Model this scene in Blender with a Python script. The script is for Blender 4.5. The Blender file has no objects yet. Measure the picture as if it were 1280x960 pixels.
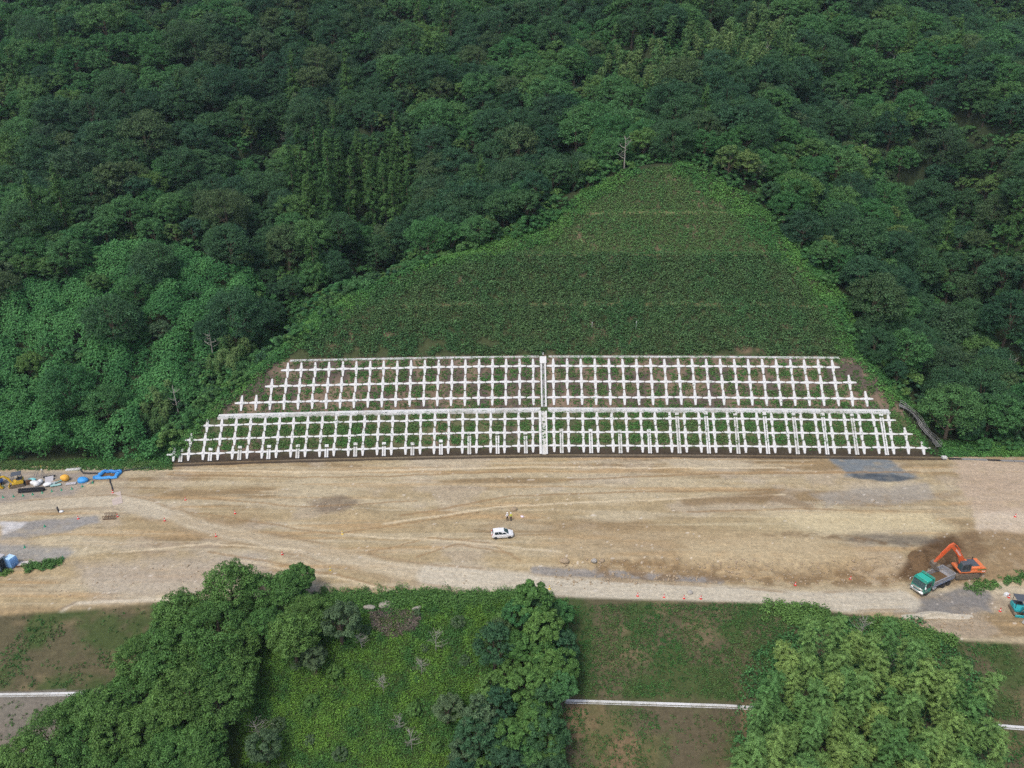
import bpy, bmesh, math, random
import numpy as np
from mathutils import Vector, Matrix, Euler

# ------------------------------------------------------------------ camera, sky, sun, exposure
SC = bpy.context.scene
COL = SC.collection
R = math.radians
CAM_H, PITCH, FPX = 85.0, R(25.0), 985.0        # drone height, tilt, focal length in photo pixels (1280 wide)
cam = bpy.data.cameras.new('camera'); cam_o = bpy.data.objects.new('camera', cam); COL.objects.link(cam_o)
cam.sensor_width = 36.0; cam.lens = 36.0 * FPX / 1280.0; cam.clip_start = 0.5; cam.clip_end = 4000
cam_o.location = (0, 0, CAM_H); cam_o.rotation_euler = (R(90) - PITCH, 0, 0)
SC.camera = cam_o
world = bpy.data.worlds.new('World'); SC.world = world; world.use_nodes = True
wn, wl = world.node_tree.nodes, world.node_tree.links
bg = wn['Background']; sky = wn.new('ShaderNodeTexSky'); sky.sky_type = 'NISHITA'; sky.sun_disc = False
SUN_EL, SUN_ROT = R(58), R(215)
sky.sun_elevation = SUN_EL; sky.sun_rotation = SUN_ROT; sky.air_density = 1.0; sky.dust_density = 4.0; sky.ozone_density = 1.0
wl.new(sky.outputs[0], bg.inputs[0]); bg.inputs[1].default_value = 0.15
sun = bpy.data.lights.new('sun', 'SUN'); sun_o = bpy.data.objects.new('sun', sun); COL.objects.link(sun_o)
sun.energy = 1.4; sun.angle = R(12); sun.color = (1.0, 0.96, 0.9)
sd = Vector((math.sin(SUN_ROT) * math.cos(SUN_EL), math.cos(SUN_ROT) * math.cos(SUN_EL), math.sin(SUN_EL)))
sun_o.rotation_euler = sd.to_track_quat('Z', 'Y').to_euler(); sun_o.location = (0, 0, 300)
SC.view_settings.view_transform = 'Standard'; SC.view_settings.look = 'None'; SC.view_settings.gamma = 1.0
SC.view_settings.use_curve_mapping = False
SC.view_settings.exposure = 0.42
SC.render.engine = 'CYCLES'
SC.cycles.max_bounces = 6; SC.cycles.diffuse_bounces = 3; SC.cycles.glossy_bounces = 2; SC.cycles.transmission_bounces = 3
SC.cycles.volume_bounces = 0; SC.cycles.transparent_max_bounces = 8; SC.cycles.use_denoising = False
SC.cycles.sample_clamp_indirect = 6

HAZE = 0.00010                                         # density of the thin air haze
rng = np.random.default_rng(7)
random.seed(7)

# ------------------------------------------------------------------ numeric helpers
cp, sp = math.cos(PITCH), math.sin(PITCH)
def smooth(x): x = np.clip(x, 0, 1); return x * x * (3 - 2 * x)
def ray(px, py):                                      # direction through a photo pixel
    u, v = (px - 640) / FPX, (py - 480) / FPX
    return np.array([u, cp - v * sp, -(sp + v * cp)])
def flat(px, py, z=0.0):                              # where that ray meets a level
    d = ray(px, py); k = (z - CAM_H) / d[2]; return d * k + np.array([0, 0, CAM_H])
def atY(px, py, Y):                                   # where that ray stands at distance Y
    d = ray(px, py); return d * (Y / d[1]) + np.array([0, 0, CAM_H])
def proj(P):                                          # world -> photo pixel
    P = np.asarray(P, float); q = P - np.array([0, 0, CAM_H])
    dep = q[..., 1] * cp - q[..., 2] * sp; up = q[..., 1] * sp + q[..., 2] * cp
    return 640 + FPX * q[..., 0] / dep, 480 - FPX * up / dep, dep
def _h(ix, iy, s):
    n = (ix.astype(np.int64) * 374761393 + iy.astype(np.int64) * 668265263 + s * 974634541) & 0x7fffffff
    n = ((n ^ (n >> 13)) * 1274126177) & 0x7fffffff
    return ((n ^ (n >> 16)) & 0xffff) / 65535.0
def vn(x, y, s=0):
    ix, iy = np.floor(x), np.floor(y); fx, fy = x - ix, y - iy
    fx = fx * fx * (3 - 2 * fx); fy = fy * fy * (3 - 2 * fy)
    a, b, c, d = _h(ix, iy, s), _h(ix + 1, iy, s), _h(ix, iy + 1, s), _h(ix + 1, iy + 1, s)
    return (a * (1 - fx) + b * fx) * (1 - fy) + (c * (1 - fx) + d * fx) * fy
def fbm(x, y, s=0, o=4):
    t, a, n = 0, 0.5, 0
    for k in range(o): t = t + a * vn(x, y, s + k * 17); n += a; a *= .5; x, y = x * 2.03, y * 2.03
    return t / n
def seg_dist(px, py, poly):                           # distance of points to a polyline
    d = np.full(np.shape(px), 1e9)
    for (x0, y0), (x1, y1) in zip(poly[:-1], poly[1:]):
        dx, dy = x1 - x0, y1 - y0; L = dx * dx + dy * dy + 1e-9
        t = np.clip(((px - x0) * dx + (py - y0) * dy) / L, 0, 1)
        d = np.minimum(d, np.hypot(px - x0 - t * dx, py - y0 - t * dy))
    return d
def inside(px, py, poly):
    r = np.zeros(np.shape(px), bool); n = len(poly)
    for i in range(n):
        x0, y0 = poly[i]; x1, y1 = poly[(i + 1) % n]
        if y0 == y1: continue
        c = ((y0 > py) != (y1 > py)) & (px < (x1 - x0) * (py - y0) / (y1 - y0) + x0); r ^= c
    return r

# ------------------------------------------------------------------ the lie of the land
_toe = np.array([flat(*p)[:2] for p in [(200, 580), (300, 576.5), (420, 573), (560, 569.8), (680, 568), (900, 568.5), (1165, 571)]])
def Yt(X): return np.interp(X, _toe[:, 0], _toe[:, 1])
_edge = np.array([flat(a, b, -1.3)[:2] for a, b in [(0, 768), (100, 762), (230, 750), (400, 745), (700, 745), (950, 752), (1080, 768), (1180, 797), (1280, 803)]])
def Ye(X): return np.interp(X, _edge[:, 0], _edge[:, 1])
ZB = -7.3
_berm = np.array([flat(a, b, ZB)[:2] for a, b in [(0, 864), (105, 862), (400, 868), (700, 871), (920, 878), (1100, 893), (1250, 902), (1280, 905)]])
def Yb(X): return np.interp(X, _berm[:, 0], _berm[:, 1])
# tiers of the cut: 1:1 faces with berms, read off the rows where the berms stand at the drain line
BERM = 1.9
TIER = []                                              # (t0, z0, t1, z1) for each face
_t, _z, _Y0 = 0.0, 0.0, float(Yt(7.0))
for row in (514, 447, 381, 319, 266, 206):
    d = ray(680, row); k = d[1] / -d[2]
    s = (k * (CAM_H - _z) - (_Y0 + _t)) / (1 + k)
    TIER.append((_t, _z, _t + s, _z + s)); _t += s + BERM; _z += s
_bt = [x for a in TIER for x in (a[0], a[2])] + [TIER[-1][2] + BERM, TIER[-1][2] + 200]
_bz = [x for a in TIER for x in (a[1], a[3])] + [TIER[-1][3], TIER[-1][3] + 170]
def Cut(t): return np.interp(t, _bt, _bz)
def cut_at(px, py):                                    # ray meets the cut
    d = ray(px, py); lo, hi = 140.0, 260.0
    f = lambda Y: (CAM_H + d[2] * Y / d[1]) - Cut(Y - Yt(d[0] * Y / d[1]))
    for _ in range(50):
        m = .5 * (lo + hi)
        if f(m) > 0: lo = m
        else: hi = m
    return d * (lo / d[1]) + np.array([0, 0, CAM_H])
EDGE_L = [(205, 580), (250, 525), (300, 480), (345, 440), (400, 405), (470, 358), (570, 322), (680, 292), (735, 245), (800, 212)]
EDGE_R = [(850, 206), (915, 240), (955, 275), (1000, 325), (1045, 385), (1065, 425), (1120, 500), (1168, 572)]
ctrl = []
eL = [cut_at(*p) for p in EDGE_L]; eR = [cut_at(*p) for p in EDGE_R]
for P in eL + eR: ctrl.append(P)
for i, P in enumerate(eL[1:]): ctrl.append(P + np.array([-11, 4, -5.0 if i < 6 else -2.0]))
for i, P in enumerate(eR[:-1]): ctrl.append(P + np.array([11, 3, -5.5 if i > 1 else -2.0]))
for p in [(330, 545), (500, 500), (680, 470), (900, 480), (1060, 530), (520, 400), (680, 380), (900, 380), (800, 300), (880, 290), (980, 420)]:
    ctrl.append(cut_at(*p) + np.array([0, 0, 9.0 + rng.random() * 2]))
TH = 8.0
for px, py, Y, dz in [(0, 585, 142, 0), (100, 582, 143, 0), (-150, 590, 140, 0), (60, 560, 150, 2), (160, 560, 149, 3),
        (150, 460, 164, 3), (20, 460, 166, 3), (270, 470, 160, 4), (150, 335, 194, 3), (0, 330, 196, 4), (310, 360, 186, 5),
        (150, 200, 238, TH), (0, 200, 236, TH), (320, 220, 240, TH), (420, 330, 198, TH), (150, 100, 272, TH), (0, 90, 270, TH), (330, 100, 275, TH),
        (150, 0, 312, TH), (-150, 0, 310, TH), (-150, 300, 200, 6), (350, 0, 318, TH),
        (480, 300, 208, TH), (480, 220, 236, TH), (480, 100, 278, TH), (480, 0, 322, TH), (600, 260, 214, TH), (620, 160, 252, TH), (620, 60, 296, TH),
        (700, 230, 218, TH), (720, 150, 248, TH), (700, 0, 326, TH), (870, 150, 228, TH), (900, 60, 268, 5), (800, 90, 262, 5), (950, 0, 312, TH),
        (1000, 230, 208, TH), (1100, 200, 232, TH), (1000, 120, 246, TH), (1100, 100, 272, TH), (1100, 400, 170, TH), (1130, 300, 196, TH),
        (1195, 300, 224, 11), (1200, 400, 186, 12), (1205, 500, 160, 9), (1195, 560, 148, 3), (1270, 200, 216, TH), (1275, 340, 182, TH), (1280, 470, 160, TH),
        (1280, 565, 146, 1), (1270, 100, 262, TH), (1180, 40, 330, TH), (1290, 20, 360, TH), (1450, 100, 260, TH), (1450, 350, 180, TH), (1450, 575, 144, 1), (1080, 0, 330, TH)]:
    P = atY(px, py, Y); P[2] -= dz; ctrl.append(P)
for X, Y, z in [(-260, 170, 10), (-260, 230, 40), (-300, 330, 88), (300, 170, 15), (300, 240, 55), (320, 350, 92), (-200, 400, 118), (0, 400, 122), (200, 420, 118), (-350, 480, 140), (0, 500, 150), (350, 500, 145)]:
    ctrl.append(np.array([X, Y, z]))
ctrl = np.array(ctrl)
def _k(r2): return np.where(r2 > 1e-9, r2 * np.log(r2 + 1e-12), 0) * .5
S_ = 100.0
_cx = ctrl[:, :2] / S_
_A = _k(((_cx[:, None] - _cx[None]) ** 2).sum(-1)); _n = len(ctrl)
_P = np.c_[np.ones(_n), _cx]
_M = np.zeros((_n + 3, _n + 3)); _M[:_n, :_n] = _A + np.eye(_n) * 2e-4; _M[:_n, _n:] = _P; _M[_n:, :_n] = _P.T
_w = np.linalg.solve(_M, np.r_[ctrl[:, 2], 0, 0, 0])
def Nat(X, Y):
    X, Y = np.broadcast_arrays(np.asarray(X, float), np.asarray(Y, float)); sh = X.shape
    q = np.c_[np.clip(X.ravel(), -420, 420), np.clip(Y.ravel(), 100, 560)] / S_; out = np.zeros(len(q))
    for i in range(0, len(q), 20000):
        b = q[i:i + 20000]; out[i:i + 20000] = _k(((b[:, None] - _cx[None]) ** 2).sum(-1)) @ _w[:_n] + _w[_n] + b @ _w[_n + 1:]
    return out.reshape(sh)
def Hill(X, Y):
    t = Y - Yt(X); n = Nat(X, Y)
    far = smooth((Cut(np.maximum(t, 0)) - n - 3) / 14) * smooth(t / 25)                       # spurs and gullies away from the cut
    spur = np.abs(fbm(X / 38 + Y / 160, Y / 90, 6, 3) - .5) * 4
    n = np.clip(n, -1, 175) + (fbm(X / 14, Y / 14, 3) - .5) * 2.2 + far * ((fbm(X / 30, Y / 45, 4, 3) - .5) * 15 - 9 * np.exp(-(spur / .22) ** 2))
    n = np.maximum(n, 0.12 * t) * smooth(t / 2)
    return n
def site_z(X, Y):
    t = Y - Yt(X)
    ramp = np.clip((112.5 - Y) / np.interp(X, [-80, -20, 10, 60, 80], [20, 16, 6, 5.5, 10]), 0, 1)
    z = -1.3 * smooth(ramp)
    z += (fbm(X / 5, Y / 3, 11) - .5) * .35 + (fbm(X / 1.1, Y / .9, 12, 3) - .5) * .10
    z += 1.0 * smooth(1 - np.hypot((X + 29) / 5, (Y - 124.5) / 3.5)) * .6                # a grey heap of spoil
    rough = np.exp(-((Y - np.interp(X, [15, 40, 70], [109.5, 109, 109])) / 2.4) ** 2) * smooth((X - 8) / 8) * smooth((78 - X) / 6)
    z += rough * (fbm(X / .9, Y / .8, 14, 3) - .35) * .9
    z *= smooth(-t / 1.2)
    z -= .35 * np.exp(-((t + .7) / .35) ** 2) * (np.abs(X - 8) < 84)                        # ditch along the toe
    return z
def H(X, Y):
    X, Y = np.broadcast_arrays(np.asarray(X, float), np.asarray(Y, float))
    t = Y - Yt(X)
    n = Hill(X, np.maximum(Y, Yt(X)))
    c = Cut(np.maximum(t, 0))
    lat = t < TIER[1][2]
    c = c + np.where(lat, 0, (fbm(X / 4, Y / 4, 5) - .5) * .5) * smooth((t - TIER[1][2]) / 3)
    up = np.minimum(n, c)
    ye, yb = Ye(X), Yb(X)
    s = site_z(X, Y); se = -1.3
    k = np.clip((ye - Y) / np.maximum(ye - yb, 1), 0, 1)
    fill = se + (ZB - se) * k + (fbm(X / 3, Y / 3, 21) - .5) * .5 * smooth(k * 5) * smooth((1 - k) * 5)
    nat = smooth((X + 52) / 10) * smooth((8 - X) / 8)                                        # the natural knoll between the fills
    fill += nat * 1.6 * np.sin(np.pi * np.clip(k, 0, 1)) + nat * (fbm(X / 5, Y / 5, 22) - .5) * 1.5 * smooth(k * 4)
    d2 = yb - Y
    low = ZB - np.maximum(d2 - 1.6, 0) * .56; low = np.maximum(low, -38)
    low += (fbm(X / 4, Y / 4, 23) - .5) * .6 * smooth((d2 - 1.6) / 3)
    f = np.where(Y > yb, fill, low)
    m = smooth((Y - ye) / 1.0 + .5)
    lowp = s * m + f * (1 - m)
    return np.where(t > 0, up, lowp)
def at(px, py, dz=0.0):                                # where a photo pixel's ray meets the ground
    d = ray(px, py); Ys = np.arange(55, 420, .25)
    Z = CAM_H + d[2] / d[1] * Ys; h = H(d[0] / d[1] * Ys, Ys) + dz
    i = int(np.argmax(Z <= h)); 
    if i == 0: i = 1
    a, b = Z[i - 1] - h[i - 1], Z[i] - h[i]; Y = Ys[i - 1] + .25 * (a / (a - b + 1e-9))
    return Vector((d[0] / d[1] * Y, Y, float(H(d[0] / d[1] * Y, Y))))

# ------------------------------------------------------------------ object helpers
def tag(o, label=None, cat=None, group=None, kind=None):
    if label: o['label'] = label
    if cat: o['category'] = cat
    if group: o['group'] = group
    if kind: o['kind'] = kind
    return o
def empty(name, loc=(0, 0, 0), rz=0.0, label=None, cat=None, group=None, scale=1.0):
    o = bpy.data.objects.new(name, None); COL.objects.link(o); o.location = loc; o.rotation_euler = (0, 0, rz)
    o.scale = (scale,) * 3; o.empty_display_size = .2
    return tag(o, label, cat, group)
def link_mesh(name, me, mat=None, parent=None):
    o = bpy.data.objects.new(name, me); COL.objects.link(o)
    if mat and not me.materials: me.materials.append(mat)
    if parent: o.parent = parent
    return o
def mesh_np(name, V, F, mat=None, smooth_=False, attrs=None):
    """V (n,3), F (m,k) with the same k for all faces; attrs: name -> (type, array on points)"""
    me = bpy.data.meshes.new(name); V = np.ascontiguousarray(V, np.float32); F = np.ascontiguousarray(F, np.int32); m, k = F.shape
    me.vertices.add(len(V)); me.vertices.foreach_set('co', V.ravel())
    me.loops.add(m * k); me.loops.foreach_set('vertex_index', F.ravel())
    me.polygons.add(m); me.polygons.foreach_set('loop_start', np.arange(0, m * k, k, dtype=np.int32))
    me.polygons.foreach_set('use_smooth', np.full(m, smooth_))
    for an, (ty, arr) in (attrs or {}).items():
        a = me.attributes.new(an, ty, 'POINT')
        a.data.foreach_set('color' if ty == 'FLOAT_COLOR' else 'value', np.ascontiguousarray(arr, np.float32).ravel())
    me.update(calc_edges=True)
    if mat: me.materials.append(mat)
    return me
class MB:
    def __init__(s): s.v, s.f = [], []
    def add(s, vs, fs, M=None):
        n = len(s.v); s.v += [tuple(M @ Vector(v)) if M else tuple(v) for v in vs]; s.f += [tuple(i + n for i in f) for f in fs]; return s
    def box(s, c, d, rot=(0, 0, 0), taper=(1, 1), bev=0.0):
        x, y, z = d[0] / 2, d[1] / 2, d[2] / 2; M = Matrix.Translation(c) @ Euler(rot).to_matrix().to_4x4()
        tx, ty = taper
        if bev <= 0:
            vs = [(-x, -y, -z), (x, -y, -z), (x, y, -z), (-x, y, -z), (-x * tx, -y * ty, z), (x * tx, -y * ty, z), (x * tx, y * ty, z), (-x * tx, y * ty, z)]
            return s.add(vs, [(0, 3, 2, 1), (4, 5, 6, 7), (0, 1, 5, 4), (1, 2, 6, 5), (2, 3, 7, 6), (3, 0, 4, 7)], M)
        bm = bmesh.new(); bmesh.ops.create_cube(bm, size=1)
        for v in bm.verts:
            k = v.co.z > 0; v.co = Vector((v.co.x * d[0] * (tx if k else 1), v.co.y * d[1] * (ty if k else 1), v.co.z * d[2]))
        bmesh.ops.bevel(bm, geom=bm.edges[:], offset=bev, segments=1, affect='EDGES', profile=.5)
        bm.verts.index_update(); s.add([v.co[:] for v in bm.verts], [[v.index for v in f.verts] for f in bm.faces], M); bm.free(); return s
    def prism(s, pts, w, axis='y', M=None, inset=None):
        """closed outline pts (a,b) in the plane across `axis`, extruded by w centred on 0"""
        n = len(pts); h = w / 2
        def P(a, b, c): return {'y': (a, c, b), 'x': (c, a, b), 'z': (a, b, c)}[axis]
        vs = [P(a, b, -h) for a, b in pts] + [P(a, b, h) for a, b in pts]
        fs = [tuple(range(n)), tuple(range(2 * n - 1, n - 1, -1))] + [(i, i + n, (i + 1) % n + n, (i + 1) % n) for i in range(n)]
        return s.add(vs, fs, M)
    def tube(s, path, rad, seg=6, M=None, cap=True):
        path = [Vector(p) for p in path]; n = len(path); vs = []
        rad = list(rad) if hasattr(rad, '__len__') else [rad] * n
        for i, p in enumerate(path):
            d = (path[min(i + 1, n - 1)] - path[max(i - 1, 0)]).normalized()
            a = d.cross(Vector((.31, .17, .93))); a = a.normalized() if a.length > 1e-4 else Vector((1, 0, 0)); b = d.cross(a)
            vs += [p + (a * math.cos(k * 2 * math.pi / seg) + b * math.sin(k * 2 * math.pi / seg)) * rad[i] for k in range(seg)]
        fs = [(i * seg + k, i * seg + (k + 1) % seg, (i + 1) * seg + (k + 1) % seg, (i + 1) * seg + k) for i in range(n - 1) for k in range(seg)]
        if cap: fs += [tuple(range(seg - 1, -1, -1)), tuple(range((n - 1) * seg, n * seg))]
        return s.add(vs, fs, M)
    def lathe(s, prof, seg=14, M=None):
        """profile (r,z) spun about z"""
        n = len(prof); vs = [(r * math.cos(k * 2 * math.pi / seg), r * math.sin(k * 2 * math.pi / seg), z) for r, z in prof for k in range(seg)]
        fs = [(i * seg + k, i * seg + (k + 1) % seg, (i + 1) * seg + (k + 1) % seg, (i + 1) * seg + k) for i in range(n - 1) for k in range(seg)]
        fs += [tuple(range(seg - 1, -1, -1)), tuple(range((n - 1) * seg, n * seg))]
        return s.add(vs, fs, M)
    def mesh(s, name, mat=None, sm=False):
        me = bpy.data.meshes.new(name); me.from_pydata(s.v, [], s.f); me.update()
        if mat: me.materials.append(mat)
        if sm:
            me.polygons.foreach_set('use_smooth', [True] * len(me.polygons))
            me.set_sharp_from_angle(angle=R(38))
        return me
    def build(s, name, mat, parent=None, sm=True): return link_mesh(name, s.mesh(name, mat, sm), None, parent)
def blob(r, seed, rough=.25, squash=(1, 1, .8), sub=2):     # a stone or sack outline
    bm = bmesh.new(); bmesh.ops.create_icosphere(bm, subdivisions=sub, radius=1); rn = random.Random(seed)
    ax = [Vector((rn.gauss(0, 1), rn.gauss(0, 1), rn.gauss(0, 1))).normalized() for _ in range(7)]; am = [rn.uniform(-rough, rough) for _ in ax]
    for v in bm.verts:
        k = 1 + sum(a * max(0, v.co.dot(x)) ** 3 for a, x in zip(am, ax)); v.co = Vector([c * k * r * q for c, q in zip(v.co, squash)])
    bm.verts.index_update(); out = ([v.co[:] for v in bm.verts], [[v.index for v in f.verts] for f in bm.faces]); bm.free(); return out
def copy_tree(root, loc, rz=0.0, scale=1.0, tilt=(0, 0)):
    r = root.copy(); COL.objects.link(r); r.location = loc; r.rotation_euler = (tilt[0], tilt[1], rz); r.scale = (scale,) * 3 if not hasattr(scale, '__len__') else scale
    for ch in list(root.children):
        c = ch.copy(); COL.objects.link(c); c.parent = r
        for g in list(ch.children):
            d = g.copy(); COL.objects.link(d); d.parent = c
    return r

# ------------------------------------------------------------------ materials
def nodes(name):
    m = bpy.data.materials.new(name); m.use_nodes = True; return m, m.node_tree.nodes, m.node_tree.links, m.node_tree.nodes['Principled BSDF']
def paint(name, col, rough=.5, metal=0.0, var=.12, scale=3.0, spec=.4, dirt=None, dirt_amt=.35):
    m, n, l, b = nodes(name); b.inputs['Roughness'].default_value = rough; b.inputs['Metallic'].default_value = metal
    b.inputs['Specular IOR Level'].default_value = spec
    tc = n.new('ShaderNodeTexCoord'); nz = n.new('ShaderNodeTexNoise'); nz.inputs['Scale'].default_value = scale; nz.inputs['Detail'].default_value = 5
    l.new(tc.outputs['Object'], nz.inputs['Vector'])
    mx = n.new('ShaderNodeMix'); mx.data_type = 'RGBA'; c = np.array(col)
    mx.inputs['A'].default_value = (*np.clip(c * (1 - var), 0, 1), 1); mx.inputs['B'].default_value = (*np.clip(c * (1 + var), 0, 1), 1)
    l.new(nz.outputs['Fac'], mx.inputs['Factor']); out = mx.outputs['Result']
    if dirt is not None:
        n2 = n.new('ShaderNodeTexNoise'); n2.inputs['Scale'].default_value = scale * .6; n2.inputs['Detail'].default_value = 6; l.new(tc.outputs['Object'], n2.inputs['Vector'])
        rp = n.new('ShaderNodeMapRange'); rp.inputs[1].default_value = .45; rp.inputs[2].default_value = .75; rp.inputs[3].default_value = 0; rp.inputs[4].default_value = dirt_amt
        l.new(n2.outputs['Fac'], rp.inputs[0]); m2 = n.new('ShaderNodeMix'); m2.data_type = 'RGBA'; l.new(rp.outputs[0], m2.inputs['Factor'])
        l.new(out, m2.inputs['A']); m2.inputs['B'].default_value = (*dirt, 1); out = m2.outputs['Result']
    l.new(out, b.inputs['Base Color']); return m
def glass(name, col=(.02, .03, .035)):
    m, n, l, b = nodes(name); b.inputs['Base Color'].default_value = (*col, 1); b.inputs['Roughness'].default_value = .08; b.inputs['Specular IOR Level'].default_value = .6; return m
def leafmat(name, c1, c2, trans=.22, patch=None, pscale=.05, rough=.6, mid=()):
    """leaf colour: one hue per plant (object random), a tint per leaf, optional second hue in broad patches"""
    m, n, l, b = nodes(name); b.inputs['Roughness'].default_value = rough; b.inputs['Specular IOR Level'].default_value = .18
    oi = n.new('ShaderNodeObjectInfo'); rp = n.new('ShaderNodeValToRGB'); cs = [c1] + list(mid) + [c2]; e = rp.color_ramp.elements; e[0].color = (*c1, 1); e[1].color = (*c2, 1); e[1].position = 1.0
    for q, cm_ in enumerate(mid): el = e.new((q + 1) / (len(mid) + 1)); el.color = (*cm_, 1)
    l.new(oi.outputs['Random'], rp.inputs[0]); out = rp.outputs[0]
    if patch is not None:
        g = n.new('ShaderNodeNewGeometry'); nz = n.new('ShaderNodeTexNoise'); nz.inputs['Scale'].default_value = pscale; nz.inputs['Detail'].default_value = 5; l.new(g.outputs['Position'], nz.inputs['Vector'])
        mr = n.new('ShaderNodeMapRange'); mr.inputs[1].default_value = .42; mr.inputs[2].default_value = .62; l.new(nz.outputs['Fac'], mr.inputs[0])
        m3 = n.new('ShaderNodeMix'); m3.data_type = 'RGBA'; l.new(mr.outputs[0], m3.inputs['Factor']); mr.inputs[4].default_value = .6 if mid else 1.0; l.new(out, m3.inputs['A']); m3.inputs['B'].default_value = (*patch, 1); out = m3.outputs['Result']
    at_ = n.new('ShaderNodeAttribute'); at_.attribute_name = 'tint'
    hs = n.new('ShaderNodeHueSaturation'); l.new(out, hs.inputs['Color']); l.new(at_.outputs['Fac'], hs.inputs['Value']); l.new(hs.outputs['Color'], b.inputs['Base Color'])
    if trans > 0:
        tr = n.new('ShaderNodeBsdfTranslucent'); l.new(hs.outputs['Color'], tr.inputs['Color']); ms = n.new('ShaderNodeMixShader'); ms.inputs[0].default_value = trans
        l.new(b.outputs[0], ms.inputs[1]); l.new(tr.outputs[0], ms.inputs[2]); l.new(ms.outputs[0], n['Material Output'].inputs[0])
    return m
def groundmat(name, nscale=1.5, bump=.35, var=.22, scrape=.0):
    """albedo from the soil-colour attribute, broken up by several grains of noise and relief"""
    m, n, l, b = nodes(name); b.inputs['Roughness'].default_value = .95; b.inputs['Specular IOR Level'].default_value = .1
    a = n.new('ShaderNodeAttribute'); a.attribute_name = 'soil'; g = n.new('ShaderNodeNewGeometry')
    n1 = n.new('ShaderNodeTexNoise'); n1.inputs['Scale'].default_value = nscale; n1.inputs['Detail'].default_value = 8; n1.inputs['Roughness'].default_value = .7; l.new(g.outputs['Position'], n1.inputs['Vector'])
    v = n.new('ShaderNodeTexVoronoi'); v.inputs['Scale'].default_value = 2.3; l.new(g.outputs['Position'], v.inputs['Vector'])
    mr = n.new('ShaderNodeMapRange'); mr.inputs[1].default_value = .3; mr.inputs[2].default_value = .7; mr.inputs[3].default_value = 1 - var; mr.inputs[4].default_value = 1 + var; l.new(n1.outputs['Fac'], mr.inputs[0])
    sep = n.new('ShaderNodeSeparateColor'); l.new(v.outputs['Color'], sep.inputs[0])
    m2 = n.new('ShaderNodeMapRange'); m2.inputs[1].default_value = .0; m2.inputs[2].default_value = 1; m2.inputs[3].default_value = .93; m2.inputs[4].default_value = 1.08; l.new(sep.outputs[0], m2.inputs[0])
    mp = n.new('ShaderNodeMapping'); mp.inputs['Scale'].default_value = (.35, 3.2, 1); l.new(g.outputs['Position'], mp.inputs['Vector'])
    n3 = n.new('ShaderNodeTexNoise'); n3.inputs['Scale'].default_value = 1.0; n3.inputs['Detail'].default_value = 6; n3.inputs['Roughness'].default_value = .65; n3.inputs['Distortion'].default_value = .6; l.new(mp.outputs[0], n3.inputs['Vector'])
    m4 = n.new('ShaderNodeMapRange'); m4.inputs[1].default_value = .35; m4.inputs[2].default_value = .65; m4.inputs[3].default_value = 1 - scrape; m4.inputs[4].default_value = 1 + scrape * .7; l.new(n3.outputs['Fac'], m4.inputs[0])
    n5 = n.new('ShaderNodeTexNoise'); n5.inputs['Scale'].default_value = 6; n5.inputs['Detail'].default_value = 4; l.new(g.outputs['Position'], n5.inputs['Vector'])
    m5 = n.new('ShaderNodeMapRange'); m5.inputs[1].default_value = .62; m5.inputs[2].default_value = .70; m5.inputs[3].default_value = 1; m5.inputs[4].default_value = 1 + scrape * 2.2; l.new(n5.outputs['Fac'], m5.inputs[0])
    mu0 = n.new('ShaderNodeMath'); mu0.operation = 'MULTIPLY'; l.new(mr.outputs[0], mu0.inputs[0]); l.new(m4.outputs[0], mu0.inputs[1]); mu1 = n.new('ShaderNodeMath'); mu1.operation = 'MULTIPLY'; l.new(mu0.outputs[0], mu1.inputs[0]); l.new(m5.outputs[0], mu1.inputs[1])
    mu = n.new('ShaderNodeMath'); mu.operation = 'MULTIPLY'; l.new(mu1.outputs[0], mu.inputs[0]); l.new(m2.outputs[0], mu.inputs[1])
    hs = n.new('ShaderNodeHueSaturation'); l.new(a.outputs['Color'], hs.inputs['Color']); l.new(mu.outputs[0], hs.inputs['Value']); l.new(hs.outputs['Color'], b.inputs['Base Color'])
    bp = n.new('ShaderNodeBump'); bp.inputs['Strength'].default_value = bump; bp.inputs['Distance'].default_value = .15; l.new(n1.outputs['Fac'], bp.inputs['Height']); l.new(bp.outputs[0], b.inputs['Normal'])
    return m

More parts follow.
